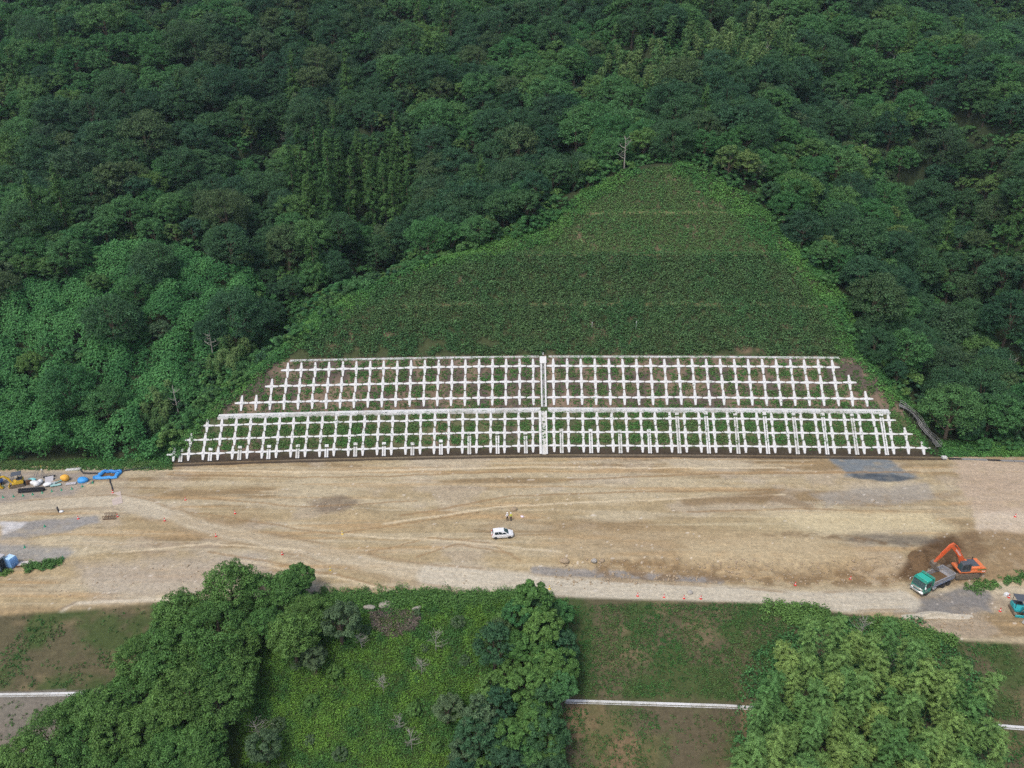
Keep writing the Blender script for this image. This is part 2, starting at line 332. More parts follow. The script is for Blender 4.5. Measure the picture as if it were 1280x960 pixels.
# ------------------------------------------------------------------ the ground: worked site, cut face, hills
XS = np.r_[np.arange(-128, -112, .8), np.arange(-112, 112, .3), np.arange(112, 128.01, .8)]
def G(*pts, z=0.0): return [tuple(flat(a, b, z)[:2]) for a, b in pts]
def mixc(C, col, k): return C * (1 - k[..., None]) + np.array(col) * k[..., None]
SAND, PALE, BROWN, GREY, DARK, ROCK = (.318, .252, .148), (.405, .350, .240), (.180, .120, .062), (.27, .26, .25), (.085, .058, .036), (.36, .31, .24)
def soil_site(X, Y):
    j = (fbm(X / 3, Y / 3, 31) - .5) * 3.0; jx, jy = X + j, Y + (fbm(X / 3, Y / 3, 33) - .5) * 2.0
    C = np.zeros(X.shape + (3,)) + np.array(SAND)
    C = mixc(C, BROWN, .62 * smooth((fbm(X / 26, Y / 5, 41) - .46) * 5))
    C = mixc(C, PALE, .70 * smooth((fbm(X / 20, Y / 4, 43) - .50) * 5))
    C = mixc(C, ROCK, .5 * smooth((fbm(X / 9, Y / 6, 45) - .5) * 6))
    C = mixc(C, (.36, .25, .13), .7 * smooth((fbm(X / 30, Y / 1.6, 47, 3) - .56) * 7))          # grading streaks
    C = mixc(C, PALE, .55 * smooth((fbm(X / 40, Y / 1.1, 48, 3) - .58) * 8))
    C *= (1 + (fbm(X / .8, Y / .8, 46, 3) - .5) * .34)[..., None]
    def band(poly, w, soft=1.0, wob=1.0): return smooth((w - seg_dist(X + wob * j * .4, Y + wob * j * .25, poly)) / soft + .5)
    def area(poly, soft=1.6, solid=False):
        if solid: d = seg_dist(X, Y, poly + poly[:1]); return smooth(np.where(inside(X, Y, poly), d, -d) / soft + .5)
        d = seg_dist(jx, jy, poly + poly[:1]); return smooth(np.where(inside(jx, jy, poly), d, -d) / (soft * 1.3) + .5) * np.clip(.35 + 1.25 * fbm(X / 1.7, Y / 1.2, 35), 0, 1)
    # a reddish cast right of the car, a tan shoulder along the lower left edge, the grey-brown pad at far right
    C = mixc(C, (.30, .222, .125), .6 * area(G((670, 660), (800, 655), (960, 665), (1130, 690), (1120, 720), (900, 720), (690, 705)), 5))
    C = mixc(C, (.38, .30, .22), .85 * area(G((1190, 576), (1300, 578), (1300, 645), (1215, 645)), 1.5))
    C = mixc(C, (.47, .40, .31), .8 * area(G((1215, 640), (1300, 640), (1300, 672), (1222, 672)), 1.5))
    C = mixc(C, (.22, .155, .085), .92 * area(G((1140, 700), (1175, 668), (1215, 662), (1300, 668), (1300, 712), (1240, 724), (1150, 722), (1120, 715)), 1.6)); C = mixc(C, (.15, .10, .055), .8 * area(G((1135, 712), (1160, 672), (1215, 664), (1240, 690), (1195, 716)), 2.5))
    C = mixc(C, (.085, .052, .027), .95 * area(G((1122, 716), (1138, 694), (1165, 676), (1192, 668), (1204, 684), (1192, 702), (1160, 722)), 1.5, True) * np.clip(.5 + fbm(X / .9, Y / .9, 37), 0, 1))
    C = mixc(C, (.10, .085, .07), .75 * area(G((1040, 667), (1150, 669), (1178, 676), (1150, 684), (1060, 676)), 1.2))
    C = mixc(C, (.42, .36, .22), .6 * area(G((820, 655), (1010, 640), (1160, 640), (1190, 664), (1000, 668)), 4))
    # grey crushed stone laid at right and by the yard
    C = mixc(C, (.15, .172, .185), .95 * area(G((1035, 570), (1110, 574), (1150, 596), (1120, 602), (1060, 597)), 1.2))
    C = mixc(C, (.062, .075, .088), .9 * area(G((1060, 590), (1110, 592), (1155, 598), (1120, 603), (1070, 598)), .9))
    C = mixc(C, (.27, .245, .205), .8 * area(G((1015, 618), (1160, 603), (1170, 622), (1120, 630), (1030, 632)), 1.5))
    C = mixc(C, (.165, .16, .152), .9 * area(G((1130, 745), (1215, 722), (1240, 735), (1245, 758), (1180, 764), (1120, 758)), 1.2))
    C = mixc(C, (.25, .225, .20), .8 * area(G((-40, 590), (130, 588), (90, 618), (-40, 640)), 2))
    C = mixc(C, (.22, .22, .22), .8 * area(G((0, 652), (60, 650), (115, 645), (128, 653), (60, 668), (0, 676)), 1))
    C = mixc(C, (.55, .54, .53), .7 * area(G((0, 652), (30, 652), (15, 665), (0, 668)), 1))
    C = mixc(C, (.24, .235, .22), .85 * area(G((-30, 680), (80, 682), (95, 690), (60, 704), (-30, 712)), 1.4))
    C = mixc(C, (.33, .29, .235), .7 * area(G((90, 705), (330, 688), (340, 715), (230, 742), (110, 740)), 3))
    C = mixc(C, (.26, .205, .125), .9 * area(G((60, 764), (95, 748), (260, 744), (260, 770), (60, 776)), .5, True)); C = mixc(C, (.50, .45, .35), .75 * band(G((-30, 764), (60, 764), (90, 749), (150, 746), (270, 741)), .35, .5, .5)); C = mixc(C, (.15, .11, .07), .7 * band(G((50, 763), (85, 751), (92, 748)), .25, .4, .5))
    C = mixc(C, (.16, .125, .09), .8 * area(G((385, 628), (425, 618), (450, 628), (430, 642), (395, 640)), 1.5))
    # the haul road: pale compacted lane, ruts either side
    rd = G((-20, 640), (60, 630), (150, 626), (200, 640), (260, 660), (330, 676), (400, 690), (470, 706), (540, 716), (640, 722), (760, 730), (900, 737), (1030, 745), (1130, 742))
    C = mixc(C, (.385, .325, .225), .7 * band(rd, 2.0, 1.9, 1.2)); C = mixc(C, (.42, .385, .305), .85 * band(rd[8:], 2.6, 1.3, .6)); C = mixc(C, (.42, .375, .285), .6 * band(rd[:4], 2.4, 2.0, 1.2))
    for off, w, col, k in ((0, .22, (.37, .32, .24), .5), (1.0, .3, (.44, .385, .285), .6), (-1.0, .3, (.44, .385, .285), .6), (2.2, .2, (.25, .18, .105), .75), (-2.3, .3, (.25, .18, .105), .75), (3.0, .15, (.27, .2, .12), .6)):
        C = mixc(C, col, k * smooth((w - np.abs(seg_dist(X + .35 * j, Y + off + .25 * j, rd))) / .45 + .5) * np.clip(fbm(X / 6, Y / 2, 36) * 3 - .9, 0, 1))
    C = mixc(C, (.20, .195, .19), .8 * band(G((668, 709), (740, 711), (830, 714), (900, 719)), .8, .6))
    C = mixc(C, (.24, .235, .23), .65 * band(G((690, 741), (800, 747), (900, 752), (980, 756)), .8, .6))
    # wheel tracks of single passes
    for k, (p, w) in enumerate([(G((260, 690), (360, 705), (470, 728), (560, 738)), .22), (G((300, 700), (430, 722), (520, 740)), .22), (G((460, 690), (540, 672), (610, 678), (650, 700)), .2),
            (G((520, 696), (570, 680), (640, 692)), .2), (G((420, 668), (560, 676), (700, 690)), .25), (G((250, 622), (380, 634), (520, 626)), .25), (G((500, 645), (640, 620), (800, 615), (980, 612)), .3),
            (G((480, 655), (620, 634), (790, 625), (980, 618)), .3), (G((240, 640), (420, 668), (600, 640)), .22), (G((700, 600), (900, 592), (1150, 590)), .3), (G((200, 588), (420, 590), (640, 584), (980, 585)), .35),
            (G((210, 594), (420, 597), (640, 590)), .3), (G((860, 640), (1000, 636), (1150, 640)), .3), (G((150, 690), (260, 680), (380, 688)), .25)]):
        C = mixc(C, ((.25, .165, .085), (.52, .44, .30))[k % 3 == 1], .7 * smooth((w - seg_dist(X + .2 * j, Y + .2 * j, p)) / .25 + .5))
    C = mixc(C, (.17, .115, .06), .8 * band(G((760, 706), (900, 712), (1010, 716), (1110, 716)), 2.0, 2.0) * smooth((fbm(X / 1.6, Y / 1.2, 52) - .42) * 6))
    C = mixc(C, (.15, .10, .055), .75 * band(G((960, 668), (1060, 672), (1170, 690)), .8, 1.2) * smooth((fbm(X / 2, Y / 1.5, 53) - .38) * 6))
    C = mixc(C, (.20, .14, .08), .7 * band(G((860, 628), (960, 620), (1010, 634)), 1.3, 1.5)); C = mixc(C, (.47, .40, .25), .7 * area(G((950, 640), (1150, 640), (1180, 662), (1020, 664)), 3)); C = mixc(C, (.43, .36, .23), .6 * area(G((840, 672), (980, 668), (1080, 690), (1000, 708), (860, 700)), 4))
    # thin bright scatter of stones
    st = vn(X / .45, Y / .45, 61); C = mixc(C, (.6, .55, .47), .6 * (st > .95) * (fbm(X / 8, Y / 5, 62) > .46))
    t = Y - Yt(X)
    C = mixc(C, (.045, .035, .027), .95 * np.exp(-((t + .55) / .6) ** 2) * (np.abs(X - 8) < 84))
    # past the lower edge: planted embankment soil
    k = smooth((Ye(X) - Y) / .6 + .2)
    emb = np.zeros_like(C) + np.array((.085, .076, .043)); emb = mixc(emb, (.155, .122, .070), .6 * smooth((fbm(X / 6, Y / 2.5, 71) - .55) * 7)); emb = mixc(emb, (.045, .070, .022), .85 * smooth((fbm(X / 5, Y / 4, 72) - .42) * 5))
    low = np.zeros_like(C) + np.array((.088, .075, .046)); low = mixc(low, (.185, .125, .070), .6 * smooth((fbm(X / 5, Y / 5, 73) - .55) * 7)); low = mixc(low, (.07, .085, .032), .6 * smooth((fbm(X / 4, Y / 4, 74) - .45) * 5))
    low = mixc(low, (.16, .145, .125), .8 * smooth((-55 - X) / 3))
    emb = np.where((Y < Yb(X))[..., None], low, emb)
    kn = smooth((X + 58) / 8) * smooth((8 - X) / 6); emb = mixc(emb, (.045, .075, .02), .9 * kn)
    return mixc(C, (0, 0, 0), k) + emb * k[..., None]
ts = np.r_[np.arange(-78, -57, .8), np.arange(-57, -3.01, .3), np.arange(-3, -.01, .2), 0.0]
Xg, Tg = np.meshgrid(XS, ts); Yg = Yt(Xg) + Tg
def grid(name, Xg, Yg, Zg, soil, mat):
    r, c = Xg.shape; i = np.arange(r * c).reshape(r, c)
    F = np.stack([i[:-1, :-1], i[:-1, 1:], i[1:, 1:], i[1:, :-1]], -1).reshape(-1, 4)
    col = np.c_[np.clip(soil.reshape(-1, 3), 0, 1), np.ones(r * c)]
    me = mesh_np(name, np.c_[Xg.ravel(), Yg.ravel(), Zg.ravel()], F, mat, True, {'soil': ('FLOAT_COLOR', col)})
    return link_mesh(name, me)
g_site = groundmat('soil_site', 1.6, .7, .2, .09); g_hill = groundmat('soil_hill', 1.2, .5, .25)
Zsite = H(Xg, Yg); Zsite[-1] = 0
tag(grid('ground', Xg, Yg, Zsite, soil_site(Xg, Yg), g_site), kind='structure')
# the cut face and the flanks next to it, with exact berm edges
brk = sorted(set([0.0] + [round(x, 4) for a in TIER for x in (a[0], a[2])] + list(np.round(np.arange(.5, 70, .5), 3))))
brk = [b for i, b in enumerate(brk) if i == 0 or b - brk[i - 1] > .04]
Xc, Tc = np.meshgrid(np.arange(-128, 128.01, .5), np.array(brk)); Yc = Yt(Xc) + Tc; Zc = H(Xc, Yc); Zc[0] = 0
def soil_hill(X, Y, t):
    C = np.zeros(X.shape + (3,)) + np.array((.032, .042, .020))
    uu, vv = proj(np.stack([X, Y, np.minimum(Cut(t), 60)], -1))[:2]; lat = (t < TIER[1][2] + 1.6) & (inside(uu, vv, EDGE_L + EDGE_R) | ((np.abs(X - 8) < 82) & (t < 1)))
    so = np.zeros_like(C) + np.array((.150, .112, .080)); so = mixc(so, (.090, .072, .060), smooth((fbm(X / 2.2, Y / 2.2, 81) - .42) * 6)); so = mixc(so, (.20, .15, .105), .6 * smooth((fbm(X / 3, Y / 3, 82) - .55) * 7)); so = mixc(so, (.060, .088, .030), .62 * (t < TIER[0][2]) * smooth((fbm(X / 5, Y / 5, 85) - .22) * 5))
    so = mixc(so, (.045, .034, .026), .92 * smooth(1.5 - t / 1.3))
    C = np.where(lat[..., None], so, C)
    up = (t >= TIER[1][2] + 1.6) & inside(*proj(np.stack([X, Y, Cut(t)], -1))[:2], EDGE_L + EDGE_R)
    us = np.zeros_like(C) + np.array((.050, .062, .028)); us = mixc(us, (.17, .12, .08), .7 * smooth((fbm(X / 4, Y / 2, 83) - .63) * 7))
    for q in (2, 3, 4): us = mixc(us, (.19, .175, .085), .85 * ((t > TIER[q][2] - .05) & (t < TIER[q][2] + BERM + .05)) * (fbm(X / 5, Y / 2, 84) > .36))
    return np.where(up[..., None], us, C)
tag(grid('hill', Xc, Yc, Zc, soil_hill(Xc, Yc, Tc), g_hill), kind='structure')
# the wide country round about, left open where the fine sheets lie
step = 4.0
Xo, Yo = np.meshgrid(np.arange(-640, 640.1, step), np.arange(-200, 900.1, step)); Zo = H(Xo, Yo)
hole = (np.abs(Xo) < 127) & (Yo - Yt(Xo) > -77) & (Yo - Yt(Xo) < 68.5)
near = (np.abs(Xo) < 128.5) & (Yo - Yt(Xo) > -78.5) & (Yo - Yt(Xo) < 70)
Zo = Zo - .4 * near
r, c = Xo.shape; i = np.arange(r * c).reshape(r, c); hq = (np.abs(Xo) < 123) & (Yo - Yt(Xo) > -73) & (Yo - Yt(Xo) < 65)
F = np.stack([i[:-1, :-1], i[:-1, 1:], i[1:, 1:], i[1:, :-1]], -1).reshape(-1, 4)
keep = ~(hq[:-1, :-1] & hq[:-1, 1:] & hq[1:, 1:] & hq[1:, :-1]).ravel()
so = np.zeros((r * c, 4)) + np.array((.030, .042, .020, 1))
tag(link_mesh('terrain', mesh_np('terrain', np.c_[Xo.ravel(), Yo.ravel(), Zo.ravel()], F[keep], g_hill, True, {'soil': ('FLOAT_COLOR', so)})), kind='structure')

# ------------------------------------------------------------------ the anchored slope: cross blocks, drains, gutters
concrete = paint('concrete', (.56, .57, .57), .85, var=.10, scale=2.2, spec=.2, dirt=(.42, .41, .37), dirt_amt=.5)
concrete_old = paint('concrete_weathered', (.50, .505, .49), .9, var=.14, scale=1.5, spec=.2, dirt=(.26, .25, .21), dirt_amt=.7)
groove_m = paint('drain_channel_dark', (.20, .20, .20), .9, var=.3, scale=4)
steel_dark = paint('anchor_steel', (.16, .16, .16), .6, .5)
PITCHX = 3.13
def cross_mesh(L=1.50, w0=.32, w1=.172, th=.27, th1=.20):
    mb = MB(); 
    for k in range(4):
        M = Matrix.Rotation(k * math.pi / 2, 4, 'Z')
        a = w0
        vs = [(a, -a, 0), (L, -w1, 0), (L, w1, 0), (a, a, 0), (a, -a * .92, th), (L, -w1 * .9, th1), (L, w1 * .9, th1), (a, a * .92, th)]
        if k % 2 == 0: vs = [(x_, y_ * .82, z_) for x_, y_, z_ in vs]
        else: vs = [(x_ * 1.0, y_ * 1.12, z_) for x_, y_, z_ in vs]
        mb.add(vs, [(4, 5, 6, 7), (0, 1, 5, 4), (1, 2, 6, 5), (2, 3, 7, 6)], M)
    b = w0; mb.add([(-b, -b * .92, th), (b, -b * .92, th), (b, b * .92, th), (-b, b * .92, th)], [(0, 1, 2, 3)])
    mb.lathe([(.20, th), (.20, th + .07), (.13, th + .13)], 8)
    return mb.mesh('cross_block', concrete)
CROSS = cross_mesh()
SMESH = MB().box((0, 0, .10), (.12, .16, .12)).mesh('joint_bar', steel_dark)
def slope_frame(x, tier, q):                                          # a point q metres up the face of a tier, at x along it
    t0, z0, t1, z1 = TIER[tier]; dx = 1.0
    ang = math.atan2(float(Yt(x + dx) - Yt(x - dx)), 2 * dx)
    k = q / math.sqrt(2)
    loc = Vector((x, float(Yt(x)) + t0 + k, z0 + k))
    return loc, Matrix.Translation(loc) @ Matrix.Rotation(ang, 4, 'Z') @ Matrix.Rotation(math.pi / 4, 4, 'X')
PAN = []
def xcol(px, tier, q):                                                # world x of a column seen at pixel px
    lo, hi = -110, 110
    for _ in range(40):
        m = .5 * (lo + hi); u = proj(np.array(slope_frame(m, tier, q)[0]))[0]
        if u < px: lo = m
        else: hi = m
    return lo
panels = [('lower left', 0, 666, -1, (26, 25, 24), 3.026), ('lower right', 0, 692.5, 1, (26, 25, 24), 3.15), ('upper left', 1, 666.5, -1, (22, 20, 19), 3.03), ('upper right', 1, 691.7, 1, (23, 22, 21), 3.13)]
rowq = {0: (1.75, 4.95, 8.15), 1: (2.05, 5.95, 9.55)}
for nm, tier, px0, sgn, cnt, PIT in panels:
    L = (TIER[tier][2] - TIER[tier][0]) * math.sqrt(2)
    rq = (.195 * L, .51 * L, .825 * L)
    x0 = xcol(px0, tier, rq[1]); g0 = slope_frame(x0, tier, 0)[0]
    root = empty('cross_block_grid', g0, 0, {'lower left': 'white concrete cross blocks on the lower tier left of the central drain', 'lower right': 'white concrete cross blocks on the lower tier right of the central drain',
        'upper left': 'white concrete cross blocks on the upper tier left of the central drain', 'upper right': 'white concrete cross blocks on the upper tier right of the central drain'}[nm], 'retaining grid', 'grids of cross blocks on the cut slope')
    sy = (rq[1] - rq[0]) / PITCHX; PAN.append((tier, x0, sgn, PIT, rq))
    for rix, n_ in enumerate(cnt):
        for k in range(n_):
            x = x0 + sgn * k * PIT
            M = slope_frame(x, tier, rq[rix] + rng.normal(0, .03))[1]
            o = link_mesh('cross_block', CROSS, None, root)
            o.matrix_local = Matrix.Translation(-g0) @ M @ Matrix.Translation((rng.normal(0, .03), 0, rng.uniform(-.03, .04))) @ Matrix.Rotation(rng.normal(0, .012), 4, 'Z') @ Matrix.Diagonal((PIT / PITCHX, sy * 1.0, 1, 1))
    if tier == 0:                                                     # grooved drain strips standing at the toe
        for k in range(13 if sgn < 0 else 12):
            x = x0 + sgn * (PIT * .5 + 2 * PIT * k)
            pxk = 657 - 35.85 * k if sgn < 0 else 701.5 + 35.9 * k
            if sgn > 0: top = 5.3 if k < 4 else L - .55
            else: top = 2.9 + (.0 if k > 3 else (1.9 if k < 3 else .4))
            top += rng.uniform(-.15, .15)
            wd = 0.42
            mb = MB()
            for s_ in (-1, 1): mb.box((s_ * .24, (top - .9) / 2 + .15, .10), (.31, top - .9, .32 if k % 3 else .28))
            mb.box((0, top - .1, .10), (.84, .62, .34), bev=.04)
            M = Matrix.Translation(-g0) @ slope_frame(x, 0, .1)[1]
            st = mb.build('drain_strip', concrete if k % 2 else concrete_old, root, False); st.matrix_local = M
            gv = MB().box((0, (top - .9) / 2 + .15, .05), (.16, top - .9, .24)).build('channel', groove_m, st, False)
# gutters along the berms: each run is a row of precast lengths
def gutter_run(name, tier, pxa, pxb, label):
    t1, z1 = TIER[tier][2], TIER[tier][3]
    xa, xb = [xcol(p, tier, (TIER[tier][2] - TIER[tier][0]) * math.sqrt(2)) for p in (pxa, pxb)]
    n = max(2, int(round((xb - xa) / 5.0))); root = empty(name, (xa, float(Yt(xa)) + t1, z1), 0, label, 'gutter', 'gutters along the berms of the cut'); o0 = root.location.copy()
    for k in range(n):
        p, q = xa + (xb - xa) * k / n, xa + (xb - xa) * (k + 1) / n - .04
        A = Vector((p, float(Yt(p)) + t1 + .35, z1)); B = Vector((q, float(Yt(q)) + t1 + .35, z1)); d = B - A; ang = math.atan2(d.y, d.x)
        mb = MB(); Ld = d.length; prof = [(-.62, -.7), (-.55, .22), (-.32, .22), (-.27, .02), (.05, .02), (.10, .22), (.95, .26), (.95, -.5)] if tier == 0 else [(-.35, -.5), (-.32, .14), (-.20, .14), (-.16, .0), (.10, .0), (.14, .14), (.42, .16), (.42, -.5)]
        mb.prism(prof, Ld, 'x', Matrix.Translation((Ld / 2, 0, 0)))
        o = mb.build('gutter_length', concrete_old if rng.random() < .3 else concrete, root, False)
        o.matrix_local = Matrix.Translation(A - o0) @ Matrix.Rotation(ang, 4, 'Z')
gutter_run('berm_gutter', 0, 272, 676, 'white concrete gutter on the lower berm, left of the central drain')
gutter_run('berm_gutter', 0, 685, 1113, 'white concrete gutter on the lower berm, right of the central drain')
gutter_run('berm_gutter', 1, 362, 674, 'white concrete gutter above the upper blocks, left of the central drain')
gutter_run('berm_gutter', 1, 686, 1050, 'white concrete gutter above the upper blocks, right of the central drain')
# central drain down both tiers
for tier, lb in ((0, 'twin white concrete drain flume between the lower cross blocks'), (1, 'white edged concrete drain flume between the upper cross blocks')):
    L = (TIER[tier][2] - TIER[tier][0]) * math.sqrt(2); x = xcol(679.5, tier, L / 2); loc, M = slope_frame(x, tier, 0)
    root = empty('drain_flume', loc, 0, lb, 'drain', 'flumes of the central drain'); Ml = Matrix.Translation(-loc) @ M
    w = .62 if tier else .85
    for s_ in (-1, 1):
        n = 4
        for k in range(n):
            o = MB().box((s_ * (w - .17), L * (k + .5) / n, .2), (.34 if not (tier == 0 and s_ < 0) else .52, L / n - .04, .42), bev=.03).build('side_wall', concrete, root, False); o.matrix_local = Ml
    o = MB().box((0, L / 2, .06), (2 * w - .6, L, .12)).build('channel', groove_m if tier else concrete_old, root, False); o.matrix_local = Ml
    if tier:
        o = MB().box((0, L - .7, .30), (1.5, 1.7, .5), bev=.06).build('catch_basin', concrete, root, False); o.matrix_local = Ml
# gutters across the foreground embankments
def low_gutter(pxa, pxb, label):
    a, b = flat(pxa[0], pxa[1], ZB), flat(pxb[0], pxb[1], ZB); xa, xb = a[0], b[0]; n = max(1, int((xb - xa) / 5)); ya = float(Yb(xa)) - .8
    root = empty('embankment_gutter', (xa, ya, ZB), 0, label, 'gutter', 'gutters across the foreground embankment'); o0 = root.location.copy()
    for k in range(n):
        p, q = xa + (xb - xa) * k / n, xa + (xb - xa) * (k + 1) / n - .04
        A = Vector((p, float(Yb(p)) - .8, ZB)); B = Vector((q, float(Yb(q)) - .8, ZB)); d = B - A
        o = MB().prism([(-.40, -.6), (-.40, .08), (-.30, .08), (-.27, -.02), (-.10, -.02), (-.06, .08), (.30, .10), (.30, -.6)], d.length, 'x', Matrix.Translation((d.length / 2, 0, 0))).build('gutter_length', concrete_old if k % 3 else concrete, root, False)
        o.matrix_local = Matrix.Translation(A - o0) @ Matrix.Rotation(math.atan2(d.y, d.x), 4, 'Z')
low_gutter((-60, 864), (150, 863), 'white gutter across the embankment at the left edge, below bare soil')
low_gutter((690, 871), (950, 880), 'white gutter across the middle embankment between the vines and the bamboo')
low_gutter((1225, 899), (1330, 909), 'white gutter on the embankment right of the bamboo grove')

# ------------------------------------------------------------------ foliage: builders
def unit(v): return v / (np.linalg.norm(v, axis=-1, keepdims=True) + 1e-9)
def kites(C, N, s, w, g, droop=0.0):
    """leaf-shaped quads at C facing N, half length s, half width w; returns verts, faces, tint"""
    n = len(C); a = unit(np.cross(N, g.normal(size=(n, 3)))); b = np.cross(N, a)
    s = np.broadcast_to(s, n)[:, None]; w = np.broadcast_to(w, n)[:, None]
    V = np.stack([C + a * s, C + b * w + N * s * .12, C - a * s - N * s * droop, C - b * w + N * s * .12], 1)
    return V.reshape(-1, 3), np.arange(n * 4).reshape(n, 4), np.repeat(np.clip(g.normal(1, .2, n), .5, 1.6), 4)
def leafmesh(name, C, N, s, w, g, mat, droop=0.0, tint=None):
    V, F, T = kites(C, unit(N), s, w, g, droop)
    if tint is not None: T = T * np.repeat(tint, 4)
    return mesh_np(name, V, F, mat, False, {'tint': ('FLOAT', T)})
def sphere_dirs(n, g): return unit(g.normal(size=(n, 3)))
bark = paint('bark', (.095, .075, .055), .95, var=.3, scale=6, spec=.1)
bark_pale = paint('bark_weathered_grey', (.30, .28, .25), .9, var=.25, scale=5, spec=.1)
culm_m = paint('bamboo_culm', (.17, .22, .08), .6, var=.25, scale=3)
def trunk_mesh(name, h, r, limbs, seed, mat=bark):
    rn = random.Random(seed); mb = MB(); lean = (rn.uniform(-.5, .5), rn.uniform(-.5, .5))
    P = [(lean[0] * k * k, lean[1] * k * k, -1.2 + (h + 1.2) * k) for k in (0, .25, .5, .75, 1)]
    mb.tube(P, [r * 1.25, r, r * .85, r * .6, r * .3], 7)
    for (x, y, z) in limbs:
        f = rn.uniform(.35, .75); b = Vector((lean[0] * f * f, lean[1] * f * f, -1.2 + (h + 1.2) * f)); e = Vector((x, y, z)); m = b.lerp(e, .5) + Vector((0, 0, -.25))
        mb.tube([b, m, e], [r * .42, r * .28, r * .08], 5)
    return mb.mesh(name, mat, True)
def crown_mesh(name, seed, Rr, z0, hh, nclump, nleaf, leaf, mat, flat_=.75, spread=1.0):
    """crown: clumps sitting on an uneven dome, each clump a loose shell of leaves"""
    g = np.random.default_rng(seed); d = sphere_dirs(nclump * 4, g); d = d[d[:, 2] > -.55][:nclump]; nclump = len(d)
    rad = np.clip(g.normal(.84, .10, nclump), .5, 1.02); cc = d * rad[:, None] * np.array([Rr, Rr * g.uniform(.8, 1.1), hh]) + np.array([0, 0, z0 + hh * .25])
    cc[:, :2] += g.normal(0, .12 * Rr, 2); rc = Rr * g.uniform(.10, .22, nclump) * spread
    k = g.choice(nclump, nleaf, p=(rc ** 2) / (rc ** 2).sum()); dd = sphere_dirs(nleaf, g); dd[:, 2] = np.abs(dd[:, 2]) * 1.1 - .35 * (g.random(nleaf) < .35); dd = unit(dd)
    C = cc[k] + dd * (rc[k] * np.clip(g.normal(.92, .16, nleaf), .3, 1.3))[:, None] * np.array([1, 1, flat_])
    N = unit(dd + g.normal(0, .45, (nleaf, 3)) + np.array([0, 0, .35]))
    ct = np.clip(g.normal(1, .12, nclump), .7, 1.35)
    me = leafmesh(name, C, N, leaf * g.uniform(.7, 1.25, nleaf), leaf * .62 * g.uniform(.7, 1.2, nleaf), g, mat, .1, ct[k])
    return me, cc
def broadleaf(seed, Rr, h, nleaf, leaf, mat, nclump=26, label=None, name='broadleaf_tree', sink=.0):
    hh = Rr * random.Random(seed).uniform(.78, 1.0); z0 = h - hh * 1.25
    cm, cc = crown_mesh('crown', seed, Rr, z0, hh, nclump, nleaf, leaf, mat)
    tm = trunk_mesh('trunk', z0 + hh * .5, .16 + Rr * .035, cc[:8], seed)
    return cm, tm
def cedar(seed, h, rb, nleaf, leaf, mat):
    g = np.random.default_rng(seed); nb = int(h * 7); zz = g.random(nb) ** 1.25; zb = .16 * h + zz * .84 * h; rr = rb * (1 - zz) ** .75 * g.uniform(.7, 1.1, nb) + .15; an = g.random(nb) * 6.283
    k = g.choice(nb, nleaf, p=(rr + .2) / (rr + .2).sum()); f = g.random(nleaf) ** .6
    C = np.stack([np.cos(an[k]) * rr[k] * f, np.sin(an[k]) * rr[k] * f, zb[k] - .28 * rr[k] * f + .10 * rr[k] * f ** 3], -1) + g.normal(0, .20, (nleaf, 3))
    N = unit(np.stack([np.cos(an[k]) * .7, np.sin(an[k]) * .7, np.ones(nleaf) * .8], -1) + g.normal(0, .45, (nleaf, 3)))
    bt = np.clip(g.normal(1, .15, nb), .6, 1.5)
    return leafmesh('crown', C, N, leaf * g.uniform(.8, 1.3, nleaf), leaf * .42, g, mat, .25, bt[k]), trunk_mesh('trunk', h * .96, .2, [], seed)
def bamboo(seed, h, nleaf, leaf, mat, width=1.9, bend=2.2):
    g = np.random.default_rng(seed); an0 = g.random() * 6.283; bd = np.array([math.cos(an0), math.sin(an0)]) * bend * g.uniform(.5, 1.2)
    def axis(f): return np.stack([bd[0] * f ** 3, bd[1] * f ** 3, h * (f - .14 * f ** 5)], -1)
    nb = 80; fb = np.clip(.28 + .72 * (np.arange(nb) / nb) + g.normal(0, .01, nb), 0, 1.0); prof = np.sin(np.clip((fb - .25) / .8, 0, 1) * math.pi) ** .7 * width + .25
    an = np.arange(nb) * 2.4 + g.normal(0, .3, nb); k = g.choice(nb, nleaf, p=(prof + .1) / (prof + .1).sum()); f = g.random(nleaf) ** .55
    rad = prof[k] * f * g.uniform(.75, 1.1, nleaf)
    C = axis(fb[k]) + np.stack([np.cos(an[k]) * rad, np.sin(an[k]) * rad, rad * .95 - .50 * rad ** 2], -1) + g.normal(0, .10, (nleaf, 3))
    N = unit(np.stack([np.cos(an[k]) * .6, np.sin(an[k]) * .6, np.ones(nleaf)], -1) + g.normal(0, .4, (nleaf, 3)))
    bt = np.clip(g.normal(1, .14, nb), .65, 1.4)
    me = leafmesh('plume', C, N, leaf * g.uniform(.8, 1.35, nleaf), leaf * .2, g, mat, .35, bt[k])
    mb = MB(); mb.tube([tuple(axis(np.array(q))) if q > 0 else (0, 0, -1.0) for q in (0, .2, .4, .6, .8, 1)], [.075, .07, .06, .05, .035, .012], 6)
    return me, mb.mesh('culm', culm_m, True)
